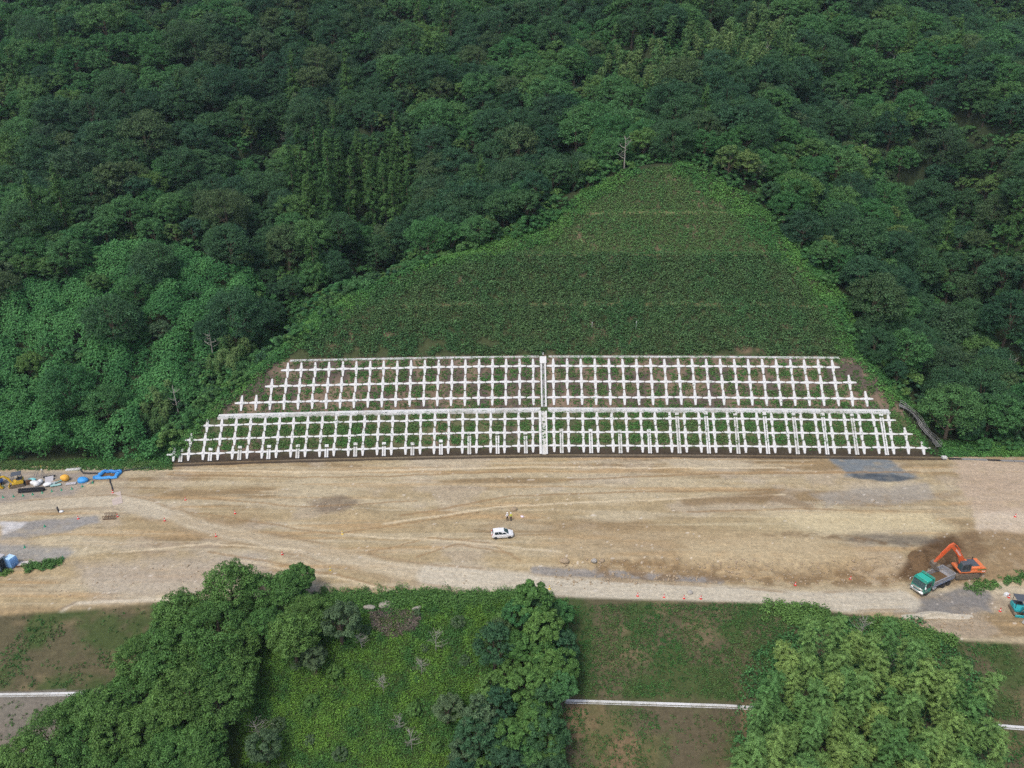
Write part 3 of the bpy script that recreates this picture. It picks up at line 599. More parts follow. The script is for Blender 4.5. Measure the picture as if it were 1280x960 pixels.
def bare_tree(seed, h, r, nb=11, spread=.55):
    rn = random.Random(seed); mb = MB(); tip = Vector((rn.uniform(-.5, .5), rn.uniform(-.5, .5), h)); mb.tube([(0, 0, -.6), (tip.x * .3, tip.y * .3, h * .5), tip], [r, r * .7, r * .15], 6); bs = MB()
    for k in range(nb):
        f = rn.uniform(.3, .92); b = Vector((tip.x * f * f, tip.y * f * f, h * f)); a = rn.uniform(0, 6.28); L = h * spread * (1.15 - f) * rn.uniform(.6, 1.2)
        e = b + Vector((math.cos(a) * L, math.sin(a) * L, L * rn.uniform(.3, .9))); m = b.lerp(e, .5) + Vector((0, 0, -.1 * L)); bs.tube([b, m, e], [r * .4, r * .3, r * .1], 5)
        for j in range(3):
            q = m.lerp(e, rn.random()); e2 = q + Vector((rn.uniform(-1, 1), rn.uniform(-1, 1), rn.uniform(0, .9))) * L * .4; bs.tube([q, e2], [r * .2, r * .06], 4)
    return mb.mesh('trunk', bark_pale, True), bs.mesh('branches', bark_pale, True)
def plant(name, meshes, loc, rz, sc, label, cat, group):
    r = empty(name, loc, rz, label, cat, group, 1.0); r.scale = (sc, sc, sc * rng.uniform(.9, 1.1))
    for pn, me in meshes: link_mesh(pn, me, None, r)
    return r

# leaf colours
L_dark = leafmat('leaf_dark_evergreen', (.026, .080, .040), (.090, .138, .052), patch=(.046, .118, .048), pscale=.03, mid=((.040, .106, .054), (.060, .138, .050), (.035, .092, .048)))
L_mid = leafmat('leaf_mid_green', (.044, .148, .050), (.112, .202, .052), patch=(.064, .170, .054), pscale=.04, mid=((.058, .165, .050), (.076, .188, .066)))
L_light = leafmat('leaf_light_green', (.080, .165, .050), (.125, .195, .060))
L_grey = leafmat('leaf_grey_green', (.075, .135, .066), (.110, .170, .080))
L_cedar = leafmat('leaf_cedar', (.046, .122, .036), (.080, .168, .046), trans=.1)
L_bam = leafmat('leaf_bamboo', (.095, .220, .066), (.230, .340, .095), trans=.25, mid=((.130, .260, .078), (.180, .305, .088)))
L_bam_pale = leafmat('leaf_bamboo_pale', (.085, .190, .062), (.160, .245, .085), trans=.2)
L_kudzu = leafmat('leaf_vine', (.076, .220, .066), (.076, .220, .066), patch=(.048, .162, .050), pscale=.12)
L_near = leafmat('leaf_near_tree', (.070, .170, .044), (.110, .210, .052))
L_mead = leafmat('leaf_meadow', (.105, .215, .034), (.105, .215, .034), patch=(.052, .140, .034), pscale=.3)
L_shrub = leafmat('leaf_slope_shrub', (.080, .150, .056), (.080, .150, .056), patch=(.060, .145, .052), pscale=.10)
L_top = leafmat('leaf_slope_grass', (.115, .205, .070), (.115, .205, .070), patch=(.085, .200, .064), pscale=.11)
L_edge = leafmat('leaf_margin', (.098, .230, .055), (.098, .230, .055), patch=(.056, .165, .048), pscale=.12)
L_grass = leafmat('leaf_grass', (.075, .190, .050), (.075, .190, .050), patch=(.10, .17, .055), pscale=.2)
L_emb = leafmat('leaf_embankment', (.052, .145, .036), (.052, .145, .036), patch=(.085, .150, .045), pscale=.15)

# ------------------------------------------------------------------ ground cover (nobody could count it)
def cover(name, X, Y, Z, nl, rad, hgt, leaf, mat, label, cat, g, up=.6, w=.6, sc=None, dome=True, vary=.15):
    n = len(X); sc = np.ones(n) if sc is None else sc
    k = np.repeat(np.arange(n), nl); m = len(k); d = sphere_dirs(m, g); d[:, 2] = np.abs(d[:, 2])
    rr = g.uniform(.55, 1.05, m) if dome else g.uniform(.1, 1.0, m)
    C = np.stack([X[k], Y[k], Z[k]], -1) + d * rr[:, None] * np.array([rad, rad, hgt]) * sc[k][:, None]
    N = unit(d + g.normal(0, .45, (m, 3)) + np.array([0, 0, up])); tt = np.clip(g.normal(1, vary, n), .55, 1.6)
    me = leafmesh(name, C, N, leaf * g.uniform(.7, 1.3, m), leaf * w * g.uniform(.8, 1.2, m), g, mat, .12, tt[k])
    o = link_mesh(name, me); return tag(o, label, cat, None, 'stuff')
def rand_xt(n, x0, x1, t0, t1, g):
    X = g.uniform(x0, x1, n); t = g.uniform(t0, t1, n); return X, t, Yt(X) + t
POLY_CUT = EDGE_L + EDGE_R
KUDZU = [(-80, 400), (0, 380), (60, 312), (170, 292), (235, 308), (318, 330), (335, 372), (275, 428), (235, 478), (190, 505), (178, 545), (196, 568), (150, 580), (40, 586), (-80, 590)]
g = np.random.default_rng(21)
# shrubs on the cut above the blocks
X, t, Y = rand_xt(13000, -80, 95, TIER[1][2] + 1.9, TIER[3][2] + .6, g); Z = H(X, Y); u, v, _ = proj(np.stack([X, Y, Z], -1))
dE = seg_dist(u, v, EDGE_L); dR = seg_dist(u, v, EDGE_R)
bermgap = np.ones(len(X)); 
for a in TIER[1:5]: bermgap = np.minimum(bermgap, np.where((t > a[2] + .25) & (t < a[2] + 1.5), .12, 1))
ok = inside(u, v, POLY_CUT) & (dE > 5) & (dR > 14) & (g.random(len(X)) < bermgap) & ((fbm(X / 6, Y / 4, 91) > .40) | (v < 425))
cover('slope_shrubs', X[ok], Y[ok], Z[ok], 26, .92, 1.35, .19, L_shrub, 'dense low green shrubs planted on the cut above the concrete blocks', 'shrubs', g, sc=g.uniform(.4, 1.0, ok.sum()) + .6 * fbm(X[ok] / 1.6, Y[ok] / 1.6, 58), vary=.24)
# thinner growth on the topmost triangle
X, t, Y = rand_xt(20000, -10, 90, TIER[3][2] + .8, TIER[5][2] + 4, g); Z = H(X, Y); u, v, _ = proj(np.stack([X, Y, Z], -1))
ok = inside(u, v, POLY_CUT) & (seg_dist(u, v, EDGE_R) > 8) & (g.random(len(X)) < np.where(np.abs(t - TIER[4][2] - .8) < .7, .2, .97))
cover('slope_grass', X[ok], Y[ok], Z[ok], 12, .5, .6, .19, L_top, 'brownish green grass and low scrub on the top triangle of the cut', 'grass', g, sc=g.uniform(.5, 1.3, ok.sum()), w=.45)
# bright vines along both margins
X, t, Y = rand_xt(60000, -100, 125, .3, 64, g); Z = H(X, Y); u, v, _ = proj(np.stack([X, Y, Z], -1))
dl, dr = seg_dist(u, v, EDGE_L), seg_dist(u, v, EDGE_R + [(1180, 578)]); ins = inside(u, v, POLY_CUT)
okL = ((dl < np.where(ins, np.interp(v, [210, 300], [2, 9]) + 10 * fbm(X / 5, Y / 5, 92), np.interp(v, [210, 300, 380, 460], [6, 13, 24, 34]))) & (v > 212)); okR = (dr < np.where(ins, np.interp(v, [205, 260, 330], [4, 12, 16]) + 14 * fbm(X / 5, Y / 5, 93), np.interp(v, [205, 300], [5, 14]))) & (u > 800)
lat = (t < TIER[1][2] + 1.2) & ins & (np.minimum(dl, dr) > 10) | ((t < TIER[0][2]) & ins & (dr > 3) & (u > 700)) | (seg_dist(u, v, [(1123, 510), (1140, 521), (1152, 538), (1166, 554), (1173, 563)]) < 7)
cover('margin_vines', X[okL & ~lat], Y[okL & ~lat], Z[okL & ~lat], 20, .8, .75, .21, L_edge, 'bright green vines along the left margin of the cut', 'vines', g, sc=g.uniform(.5, 1.5, (okL & ~lat).sum()))
cover('margin_vines', X[okR & ~lat], Y[okR & ~lat], Z[okR & ~lat], 20, .8, .75, .21, L_edge, 'bright green vines along the right margin of the cut', 'vines', g, sc=g.uniform(.5, 1.5, (okR & ~lat).sum()))
# grass in the cells between the cross blocks
X, t, Y = rand_xt(72000, -76, 92, .9, TIER[1][2] + 1.3, g); Z = H(X, Y); u, v, _ = proj(np.stack([X, Y, Z], -1))
lowt = t < TIER[0][2] + 1.5
cellx, cellt = np.floor((X - 1.6) / PITCHX), np.floor(t / 2.35); ch = _h(cellx + 500, cellt + 20, 5)
inn = np.minimum(np.abs(((X - 1.6) / PITCHX) % 1 - .5), .5)
pl = np.where(lowt, np.where(ch < .74 + .26 * (X > 20) + .2 * (X < -30), 1.0, .2), np.where(ch < .36, .85, .2 + .2 * (fbm(X / 2, Y / 2, 95) > .58)))
onb = (t > TIER[0][2]) & (t < TIER[1][0])
pl = np.where(onb, .25, pl) * np.where(t < 1.9, .25, 1)
dcol, drow = np.full(len(X), 9.0), np.full(len(X), 9.0)
for tr_, x0_, sg_, pt_, rq_ in PAN:
    m_ = ((t < TIER[1][0]) == (tr_ == 0)) & ((X > 7) == (sg_ > 0)); f_ = (X - x0_) / pt_; dcol = np.where(m_, np.abs(f_ - np.round(f_)) * pt_, dcol); q_ = (t - TIER[tr_][0]) * math.sqrt(2)
    for r_ in rq_: drow = np.where(m_, np.minimum(drow, np.abs(q_ - r_)), drow)
pl = pl * np.where((dcol < .62) | (drow < .6), .22, 1.0)
ok = inside(u, v, POLY_CUT) & (g.random(len(X)) < pl)
cover('cell_grass', X[ok], Y[ok], Z[ok], 7, .46, .17, .21, L_grass, 'green grass growing in the cells between the concrete cross blocks', 'grass', g, w=.4, sc=g.uniform(.6, 1.3, ok.sum()), dome=False)
# vine-smothered slope at left: mounds of leaves over buried bushes
gm = np.random.default_rng(33)
NM = 900; mx, my = gm.uniform(-170, -45, NM), gm.uniform(138, 215, NM); mr = .9 + 4.2 * gm.random(NM) ** 2.2; mh = mr * gm.uniform(.7, 1.5, NM)
def mound(X, Y):
    out = np.zeros(len(X)); order = np.argsort(my)
    for i in range(0, len(X), 4000):
        dx = (X[i:i + 4000, None] - mx) / mr; dy = (Y[i:i + 4000, None] - my) / mr; q = np.maximum(1 - dx * dx - dy * dy, 0); out[i:i + 4000] = (np.sqrt(q) * mh).max(1)
    return out
X = gm.uniform(-150, -45, 70000); Y = gm.uniform(140, 212, 70000); Zg = H(X, Y); Z = Zg + mound(X, Y) + .3; u, v, _ = proj(np.stack([X, Y, Z], -1))
kin = inside(u + 60 * (fbm(X / 9, Y / 9, 55) - .5), v + 50 * (fbm(X / 9, Y / 9, 56) - .5), KUDZU) & (fbm(X / 7, Y / 7, 57) > .30) & (Y > Yt(X) + .4) & (inside(u, v, [(-90, 300), (1300, 300), (1300, 600), (-90, 600)])); X, Y, Z = X[kin], Y[kin], Z[kin]
e = .3; nx = (mound(X + e, Y) + H(X + e, Y) - mound(X - e, Y) - H(X - e, Y)) / (2 * e); ny = (mound(X, Y + e) + H(X, Y + e) - mound(X, Y - e) - H(X, Y - e)) / (2 * e)
Nn = unit(np.stack([-np.clip(nx, -3, 3), -np.clip(ny, -3, 3), np.ones(len(X))], -1)); rep = 6; k = np.repeat(np.arange(len(X)), rep); m = len(k)
C = np.stack([X, Y, Z], -1)[k] + gm.normal(0, .26, (m, 3)) + Nn[k] * gm.uniform(-.7, .15, m)[:, None]; N = unit(Nn[k] + gm.normal(0, .42, (m, 3)))
tag(link_mesh('vine_thicket', leafmesh('vine_thicket', C, N, .25 * gm.uniform(.6, 1.3, m), .18, gm, L_kudzu, .15)), 'bright green vine thicket smothering the left hillside in mounds', 'vines', None, 'stuff')
# verge of grass at the foot of the left hill and along the right foot
X, t, Y = rand_xt(9000, -125, -70, -2.4, 4, g); Z = H(X, Y); u, v, _ = proj(np.stack([X, Y, Z], -1))
ok = (v > 570) & (u < 215) & (t < -.2 + 2.5 * fbm(X / 6, X / 9, 94)) & (g.random(len(X)) < .35 + .65 * (t > -.6)); cover('verge_grass', X[ok], Y[ok], Z[ok], 12, .5, .5, .17, L_grass, 'green grass verge between the yard and the left hillside', 'grass', g, w=.35, sc=g.uniform(.5, 1.3, ok.sum()))
X, t, Y = rand_xt(2400, 92.5, 125, .4, 5, g); Z = H(X, Y); cover('verge_grass', X, Y, Z, 14, .7, .7, .2, L_edge, 'weeds at the foot of the right hillside above the brown pad', 'grass', g, sc=g.uniform(.5, 1.4, len(X)))
# foreground knoll: a carpet of bright climbing leaves
X = g.uniform(-46, 9, 26000); Y = g.uniform(64, 101.5, 26000); Z = H(X, Y) + .1; u, v, _ = proj(np.stack([X, Y, Z], -1))
MEAD = [(300, 1000), (300, 880), (330, 800), (400, 770), (450, 752), (560, 748), (700, 745), (705, 800), (700, 1000)]
ok = inside(u + 16 * (fbm(X / 2.5, Y / 2.5, 66) - .5), v, MEAD) & (v > 746 + 6 * vn(X / 2, Y / 2, 67)); hsc = .35 + 1.7 * fbm(X / 2.2, Y / 2.2, 96) * g.uniform(.6, 1.3, len(X))
cover('knoll_vines', X[ok], Y[ok], Z[ok], 13, .55, .5, .115, L_mead, 'bright green carpet of vines on the foreground knoll', 'vines', g, sc=hsc[ok], vary=.26)
# embankment plants, patchy
X = g.uniform(-90, 95, 60000); Y = g.uniform(62, 101, 60000); d = Ye(X) - Y; db = Yb(X) - Y; Z = H(X, Y); u, v, _ = proj(np.stack([X, Y, Z], -1))
nz = fbm(X / 4.5, Y / 3.2, 97); right = X > 6
p = np.where(db < 0, np.where(right, .95 * smooth((nz - .25) * 4) + .3, .75 * smooth((nz - .50) * 6) + .05), np.where(right, .65 * smooth((nz - .42) * 6) + .18, .16))
p *= ~((db > -.3) & (db < 1.9)) * (d > .6)
ok = (g.random(len(X)) < p * .8) & ((u < 330) | (u > 690)) & (u > -60) & (u < 1340) & (v < 1000)
cover('embankment_plants', X[ok & ~right], Y[ok & ~right], Z[ok & ~right], 9, .40, .42, .14, L_emb, 'sparse weeds on the bare left embankment', 'weeds', g, sc=g.uniform(.4, 1.3, (ok & ~right).sum()), w=.4)
cover('embankment_plants', X[ok & right], Y[ok & right], Z[ok & right], 9, .44, .48, .14, L_emb, 'patchy weeds on the right embankment around the gutter', 'weeds', g, sc=g.uniform(.4, 1.4, (ok & right).sum()), w=.4)
# tall weeds along the lower lip of the site
X = g.uniform(-33, 3.5, 1500) + np.abs(g.normal(0, 1.6, 1500)); Y = Ye(X) + g.normal(-.6, .8, 1500) - .6 * vn(X / 3, X / 3, 68); Z = H(X, Y); cover('lip_weeds', X, Y, Z, 30, .6, 1.2, .17, L_near, 'tall weeds along the lip of the site above the knoll', 'weeds', g, sc=g.uniform(.5, 1.3, 1500), w=.4)
P = np.array([tuple(at(a, b)) for a, b in ((35, 712), (45, 709), (55, 709), (65, 707), (74, 703), (40, 706), (60, 703))]); k = np.repeat(np.arange(len(P)), 12); Q = P[k] + g.normal(0, .45, (len(k), 3)) * np.array([1, 1, 0])
cover('yard_bush', Q[:, 0], Q[:, 1], Q[:, 2], 26, .5, .75, .15, L_near, 'low green bush on the bank below the blue tank', 'bush', g)
P = np.array([tuple(at(a, b)) for a, b in ((3, 717), (9, 716))]); k = np.repeat(np.arange(len(P)), 9); Q = P[k] + g.normal(0, .4, (len(k), 3)) * np.array([1, 1, 0])
cover('yard_bush', Q[:, 0], Q[:, 1], Q[:, 2], 24, .45, .6, .15, L_near, 'small green bush at the left edge below the grey container', 'bush', g)
P = np.array([tuple(at(a, b)) for a, b in ((1215, 736), (1222, 733), (1232, 734), (1228, 730), (1240, 730))]); k = np.repeat(np.arange(len(P)), 10); Q = P[k] + g.normal(0, .5, (len(k), 3)) * np.array([1, 1, 0])
cover('roadside_bush', Q[:, 0], Q[:, 1], Q[:, 2], 24, .5, .6, .15, L_near, 'low green bush beside the orange excavator', 'bush', g)
P = np.array([tuple(at(a, b)) for a, b in ((1258, 727), (1268, 724), (1278, 720), (1290, 717))]); k = np.repeat(np.arange(len(P)), 12); Q = P[k] + g.normal(0, .5, (len(k), 3)) * np.array([1, 1, 0])
cover('roadside_bush', Q[:, 0], Q[:, 1], Q[:, 2], 26, .55, .7, .15, L_near, 'low green hedge at the right edge above the teal digger', 'bush', g)
X = g.uniform(40, 100, 2600); Y = Ye(X) + g.uniform(-3.2, .1, 2600); Z = H(X, Y); u, v, _ = proj(np.stack([X, Y, Z], -1)); ok = ((u > 940 + g.uniform(0, 70, 2600)) & (u < 1195)) & (fbm(X / 3, Y / 2, 69) > .4)
cover('lip_weeds', X[ok], Y[ok], Z[ok], 26, .7, 1.1, .18, L_near, 'tall weeds between the haul road and the bamboo grove', 'weeds', g, sc=g.uniform(.5, 1.4, ok.sum()))

# ------------------------------------------------------------------ forest
def variants(fn, n): return [fn(k) for k in range(n)]
V_dark = variants(lambda k: broadleaf(100 + k, 3.0 + .72 * k, 7.8 + .95 * k, 6000 + 1500 * k, .17, L_dark, 110 + 26 * k), 6)
V_mid = variants(lambda k: broadleaf(200 + k, 2.8 + .7 * k, 7.4 + .9 * k, 5600 + 1300 * k, .17, L_mid, 100 + 22 * k), 5)
V_light = variants(lambda k: broadleaf(300 + k, 2.6 + .4 * k, 6.8 + .5 * k, 4500, .17, L_light, 70), 2)
V_grey = variants(lambda k: broadleaf(400 + k, 2.8 + .5 * k, 7.2 + .5 * k, 4200, .16, L_grey, 70), 2)
V_cedar = variants(lambda k: cedar(500 + k, 15 + 1.6 * k, 2.4 + .15 * k, 5200, .20, L_cedar), 3)
V_bamp = variants(lambda k: bamboo(600 + k, 10 + .9 * k, 1500, .27, L_bam_pale, 1.35, 1.4), 3)
gf = np.random.default_rng(5); SPC = 5.8
xs, ys = np.meshgrid(np.arange(-330, 331, SPC), np.arange(140, 412, SPC * .88)); xs = xs + (np.arange(xs.shape[0]) % 2)[:, None] * SPC / 2
X = (xs + gf.normal(0, 1.2, xs.shape)).ravel(); Y = (ys + gf.normal(0, 1.2, xs.shape)).ravel(); t = Y - Yt(X)
Z = H(X, Y); u, v, dep = proj(np.stack([X, Y, Z], -1)); uc, vc, _ = proj(np.stack([X, Y, Z + 5.0], -1))
ncut = Hill(X, Y) - Cut(np.maximum(t, 0)); u2, v2, _ = proj(np.stack([X, Y, Z + 3], -1))
ok = (t > 4.5) & (ncut < -2.2) & (uc > -140) & (uc < 1420) & ~(inside(u2 + 60 * (fbm(X / 9, Y / 9, 55) - .5), v2 + 50 * (fbm(X / 9, Y / 9, 56) - .5), KUDZU) & (fbm(X / 7, Y / 7, 57) > .34)) & ~(inside(u, v, POLY_CUT) & (t < 75)) & ~((u > 1112) & (u < 1172) & (v > 495) & (v < 580)) & ~((seg_dist(u, v, EDGE_L) < np.interp(v, [300, 380, 460], [0, 18, 30])) & (u < 560) & (v > 330))
ok &= ~((X < -60) & (Y < 146) & (u < 130)) & (vc > -160)
CEDAR = [(362, 268), (380, 225), (430, 205), (500, 200), (530, 245), (528, 300), (440, 312), (370, 300)]
BAMP = [(735, 112), (760, 70), (850, 40), (960, 18), (1015, 50), (985, 80), (880, 95), (820, 112)]
isC = inside(u, v, CEDAR); isB = inside(uc, vc, BAMP); rr = gf.random(len(X))
isC |= (u > 1120) & (v > 300) & (v < 420) & (u > 1235 - 0 * u) & (rr < .5); isC |= (rr > .985) & (v < 420)
isB &= rr < 2
idx = np.where(ok)[0]; isL = (rr < .03) | ((fbm(X / 9, Y / 9, 99) > .66) & (rr < .5)); hue = fbm(X / 26, Y / 26, 77) + gf.normal(0, .09, len(X))
isM = (hue > .53) & ~isL; isG = (rr > .93) & ~isM & ~isL & ~isC
kind = np.where(isC, 'C', np.where(isB, 'B', np.where(isL, 'L', np.where(isM, 'M', np.where(isG, 'G', 'D')))))
def place_rows(i):
    k = kind[i]; Vv = {'C': V_cedar, 'B': V_bamp, 'L': V_light, 'M': V_mid, 'G': V_grey, 'D': V_dark}[k]; big = gf.random()
    j = int(gf.integers(len(Vv))); s = gf.uniform(.70, 1.15) * (1.4 if gf.random() < .09 and k in 'DM' else 1)
    if 500 < uc[i] < 1180 and abs(ncut[i]) < 5: s *= .78
    if k == 'C': s = gf.uniform(.95, 1.3)
    return k, j, s
SPEC = {i: place_rows(i) for i in idx}
inview = [i for i in idx if -20 < uc[i] < 1300 and -30 < vc[i] < 600]
broad = sorted([i for i in inview if kind[i] in 'DMLG'], key=lambda i: dep[i] / SPEC[i][2])
solo = set(broad[:300]) | {i for i in inview if kind[i] in 'C'} | {i for i in inview if kind[i] == 'B'}
def region(i):
    x, y = uc[i], vc[i]
    if x < 335: return ('high on the left hillside' if y < 90 else 'midway up the left hillside' if y < 190 else 'just above the vine thicket' if y < 330 else 'in the hollow between the vine thicket and the cut')
    if x < 540: return 'at the top of the hillside above the cedars' if y < 110 else 'on the hillside around the cedars' if y < 270 else 'beside the lower left margin of the cut'
    if x < 720: return 'high between the cedars and the pale bamboo' if y < 110 else 'on the hillside left of the tip of the cut' if y < 225 else 'beside the upper left margin of the cut'
    if x < 960 and y < 215: return 'on the ridge around the pale bamboo' if y < 120 else 'on the ridge just above the tip of the cut'
    if x < 1110: return 'high on the right hillside' if y < 120 else 'beside the upper right margin of the cut' if y < 300 else 'beside the lower right margin of the cut'
    return 'high at the right edge of the forest' if y < 150 else 'in the upper right hollow' if y < 320 else 'in the lower right hollow'
NAME = {'D': ('broadleaf_tree', 'dark green round crowned tree '), 'M': ('broadleaf_tree', 'mid green leafy tree '), 'L': ('broadleaf_tree', 'pale yellow green tree '), 'G': ('broadleaf_tree', 'grey green thin leaved tree '),
        'C': ('cedar_tree', 'pointed dark cedar '), 'B': ('bamboo', 'pale green bamboo ')}
rest = {'D': [], 'M': [], 'L': [], 'G': [], 'C': [], 'B': []}
for i in idx:
    k, j, s = SPEC[i]; loc = (X[i], Y[i], Z[i] - .1); rz = gf.uniform(0, 6.283)
    if i in solo:
        cm, tm = {'C': V_cedar, 'B': V_bamp, 'L': V_light, 'M': V_mid, 'G': V_grey, 'D': V_dark}[k][j]; nm, lb = NAME[k]; r0 = region(i); lb = ('broad ' if j * s > 2.4 else 'small ' if j * s < 1.2 else 'middling ') + lb if k in 'DM' else lb; rg = r0 if k not in 'BC' else ('in the left part of the bamboo stand on the ridge' if uc[i] < 840 else 'in the right part of the bamboo stand on the ridge') if k == 'B' else (('in the upper half' if vc[i] < 235 else 'in the lower half') + ' of the conifer cluster left of the cut') if isC[i] and 340 < uc[i] < 540 and 150 < vc[i] < 310 else r0
        plant(nm, (('plume' if k == 'B' else 'crown', cm), ('culm' if k == 'B' else 'trunk', tm)), loc, rz, s, lb + rg, 'bamboo' if k == 'B' else 'tree', lb.strip() + 's ' + rg)
    else: rest[k].append((*loc, rz, s, j))
def gn_wood(name, rows, vs, label):
    """the mass of the wood behind: shared tree meshes set on points"""
    src = bpy.data.collections.new(name + '_source'); rows = np.array(rows)
    for q, (cm, tm) in enumerate(vs):
        bm = bmesh.new(); bm.from_mesh(cm); nf = len(bm.faces); bm.from_mesh(tm); bm.faces.ensure_lookup_table()
        for f in bm.faces[nf:]: f.material_index = 1
        me = bpy.data.meshes.new('wood_tree'); bm.to_mesh(me); bm.free(); me.materials.append(cm.materials[0]); me.materials.append(tm.materials[0])
        src.objects.link(bpy.data.objects.new('wood_tree_%02d' % q, me))
    me = bpy.data.meshes.new(name); me.vertices.add(len(rows)); me.vertices.foreach_set('co', rows[:, :3].astype(np.float32).ravel())
    for an, ty, col in (('rz', 'FLOAT', 3), ('sc', 'FLOAT', 4), ('pick', 'INT', 5)):
        a = me.attributes.new(an, ty, 'POINT'); a.data.foreach_set('value', rows[:, col].astype(np.int32 if ty == 'INT' else np.float32))
    o = link_mesh(name, me); tag(o, label, 'forest', None, 'stuff')
    ng = bpy.data.node_groups.new(name, 'GeometryNodeTree'); ng.interface.new_socket('Geometry', in_out='INPUT', socket_type='NodeSocketGeometry'); ng.interface.new_socket('Geometry', in_out='OUTPUT', socket_type='NodeSocketGeometry')
    n, l = ng.nodes, ng.links; gi = n.new('NodeGroupInput'); go = n.new('NodeGroupOutput'); mp = n.new('GeometryNodeMeshToPoints'); ip = n.new('GeometryNodeInstanceOnPoints'); ci = n.new('GeometryNodeCollectionInfo')
    ci.inputs['Collection'].default_value = src; ci.inputs['Separate Children'].default_value = True; ci.inputs['Reset Children'].default_value = True; ip.inputs['Pick Instance'].default_value = True
    def attr(an, ty): q = n.new('GeometryNodeInputNamedAttribute'); q.data_type = ty; q.inputs['Name'].default_value = an; return q.outputs['Attribute']
    cx = n.new('ShaderNodeCombineXYZ'); l.new(attr('rz', 'FLOAT'), cx.inputs['Z']); e2r = n.new('FunctionNodeEulerToRotation'); l.new(cx.outputs[0], e2r.inputs[0])
    l.new(gi.outputs[0], mp.inputs[0]); l.new(mp.outputs[0], ip.inputs['Points']); l.new(ci.outputs[0], ip.inputs['Instance']); l.new(attr('pick', 'INT'), ip.inputs['Instance Index']); l.new(e2r.outputs[0], ip.inputs['Rotation']); l.new(attr('sc', 'FLOAT'), ip.inputs['Scale']); l.new(ip.outputs[0], go.inputs[0])
    md = o.modifiers.new('scatter', 'NODES'); md.node_group = ng
    return o
for k, vs, lb in (('D', V_dark, 'dark green mass of forest covering the upper hills'), ('M', V_mid, 'mid green mass of forest mixed through the upper hills'), ('L', V_light, 'pale green tree crowns dotted through the far forest'), ('G', V_grey, 'grey green crowns scattered through the far forest'), ('C', V_cedar, 'far dark conifers among the forest'), ('B', V_bamp, 'far pale bamboo among the forest')):
    if rest[k]: gn_wood('forest', rest[k], vs, lb)
print('forest', len(idx), {k: len(v_) for k, v_ in rest.items()}, len(solo))

# undergrowth closing the gaps between the trunks
gu = np.random.default_rng(8); V_bush = variants(lambda k: (crown_mesh('bush', 640 + k, 2.0 + .4 * k, .6, 1.7, 24, 1500, .21, (L_dark, L_mid, L_mid)[k])[0], MB().tube([(0, 0, -.5), (0, 0, .8)], [.06, .03], 5).mesh('stem', bark)), 3)
X2, Y2 = gu.uniform(-300, 300, 24000), gu.uniform(146, 400, 24000); t2 = Y2 - Yt(X2); Z2 = H(X2, Y2); ub, vb, _ = proj(np.stack([X2, Y2, Z2], -1))
o2 = (t2 > 2.5) & (Hill(X2, Y2) - Cut(np.maximum(t2, 0)) < -1.0) & (ub > -100) & (ub < 1380) & (vb > -80) & ~(inside(ub, vb, [(60, 330), (300, 340), (250, 450), (150, 520), (60, 560), (-80, 570), (-80, 420)]) & (fbm(X2 / 7, Y2 / 7, 57) > .36)) & ~(seg_dist(ub, vb, [(1123, 510), (1140, 521), (1152, 538), (1166, 554), (1173, 563)]) < 12) & ~(inside(ub, vb, POLY_CUT) & (t2 < 75)) & ~((t2 < 9) & (ub < 200) & (gu.random(24000) < .6))
rows = np.c_[X2, Y2, Z2 - .2, gu.uniform(0, 6.28, 24000), gu.uniform(.6, 1.3, 24000), gu.integers(0, 3, 24000)][o2]
gn_wood('undergrowth', rows, V_bush, 'green undergrowth filling the forest floor between the trees')

# ------------------------------------------------------------------ foreground trees, vines, bamboo
F_leaf = variants(lambda k: broadleaf(700 + k, 3.2 + .45 * k, 8.6 + .7 * k, 12000, .145, L_near, 170), 4)
F_vine = variants(lambda k: broadleaf(720 + k, 2.4 + .3 * k, 6.4 + .8 * k, 6500, .19, L_near, 90), 2)
F_grey = variants(lambda k: broadleaf(740 + k, 2.1 + .3 * k, 5.2 + .5 * k, 6000, .12, L_grey, 90), 2)
def darts(poly, gap, n, g):
    xs_, ys_ = zip(*poly); out = []
    for _ in range(n):
        x, y = g.uniform(min(xs_), max(xs_)), g.uniform(min(ys_), max(ys_))
        if inside(np.array([x]), np.array([y]), poly)[0] and all((x - a) ** 2 + (y - b) ** 2 > gap * gap for a, b in out): out.append((x, y))
    return out
gg = np.random.default_rng(17)
LEFT = [(-30, 1040), (-30, 962), (25, 932), (98, 895), (148, 850), (200, 800), (232, 765), (265, 738), (318, 724), (385, 732), (405, 752), (385, 790), (320, 810), (290, 860), (275, 910), (290, 970), (300, 1040)]
for x, y in darts(LEFT, 29, 1200, gg):
    p = at(x, y + 36); cm, tm = F_leaf[int(gg.integers(4))]
    plant('leafy_tree', (('crown', cm), ('trunk', tm)), (p.x, p.y, p.z), gg.uniform(0, 6.28), gg.uniform(.75, 1.05), 'leafy green tree ' + (rg_ := ('at the upper tip of the foreground wood' if y < 790 else 'in the upper half of the foreground wood' if y < 850 and x < 270 else 'on the rim of the foreground wood facing the knoll' if x > 215 else 'in the middle of the foreground wood' if y < 920 else 'at the lower left corner of the foreground wood' if x < 110 else 'at the bottom edge of the foreground wood')), 'tree', 'trees ' + rg_)
p = at(381, 748); plant('leafy_tree', (('crown', F_vine[0][0]), ('trunk', F_vine[0][1])), p, 1, 1.0, 'slim light green tree standing above the foreground wood at its right end', 'tree', None)
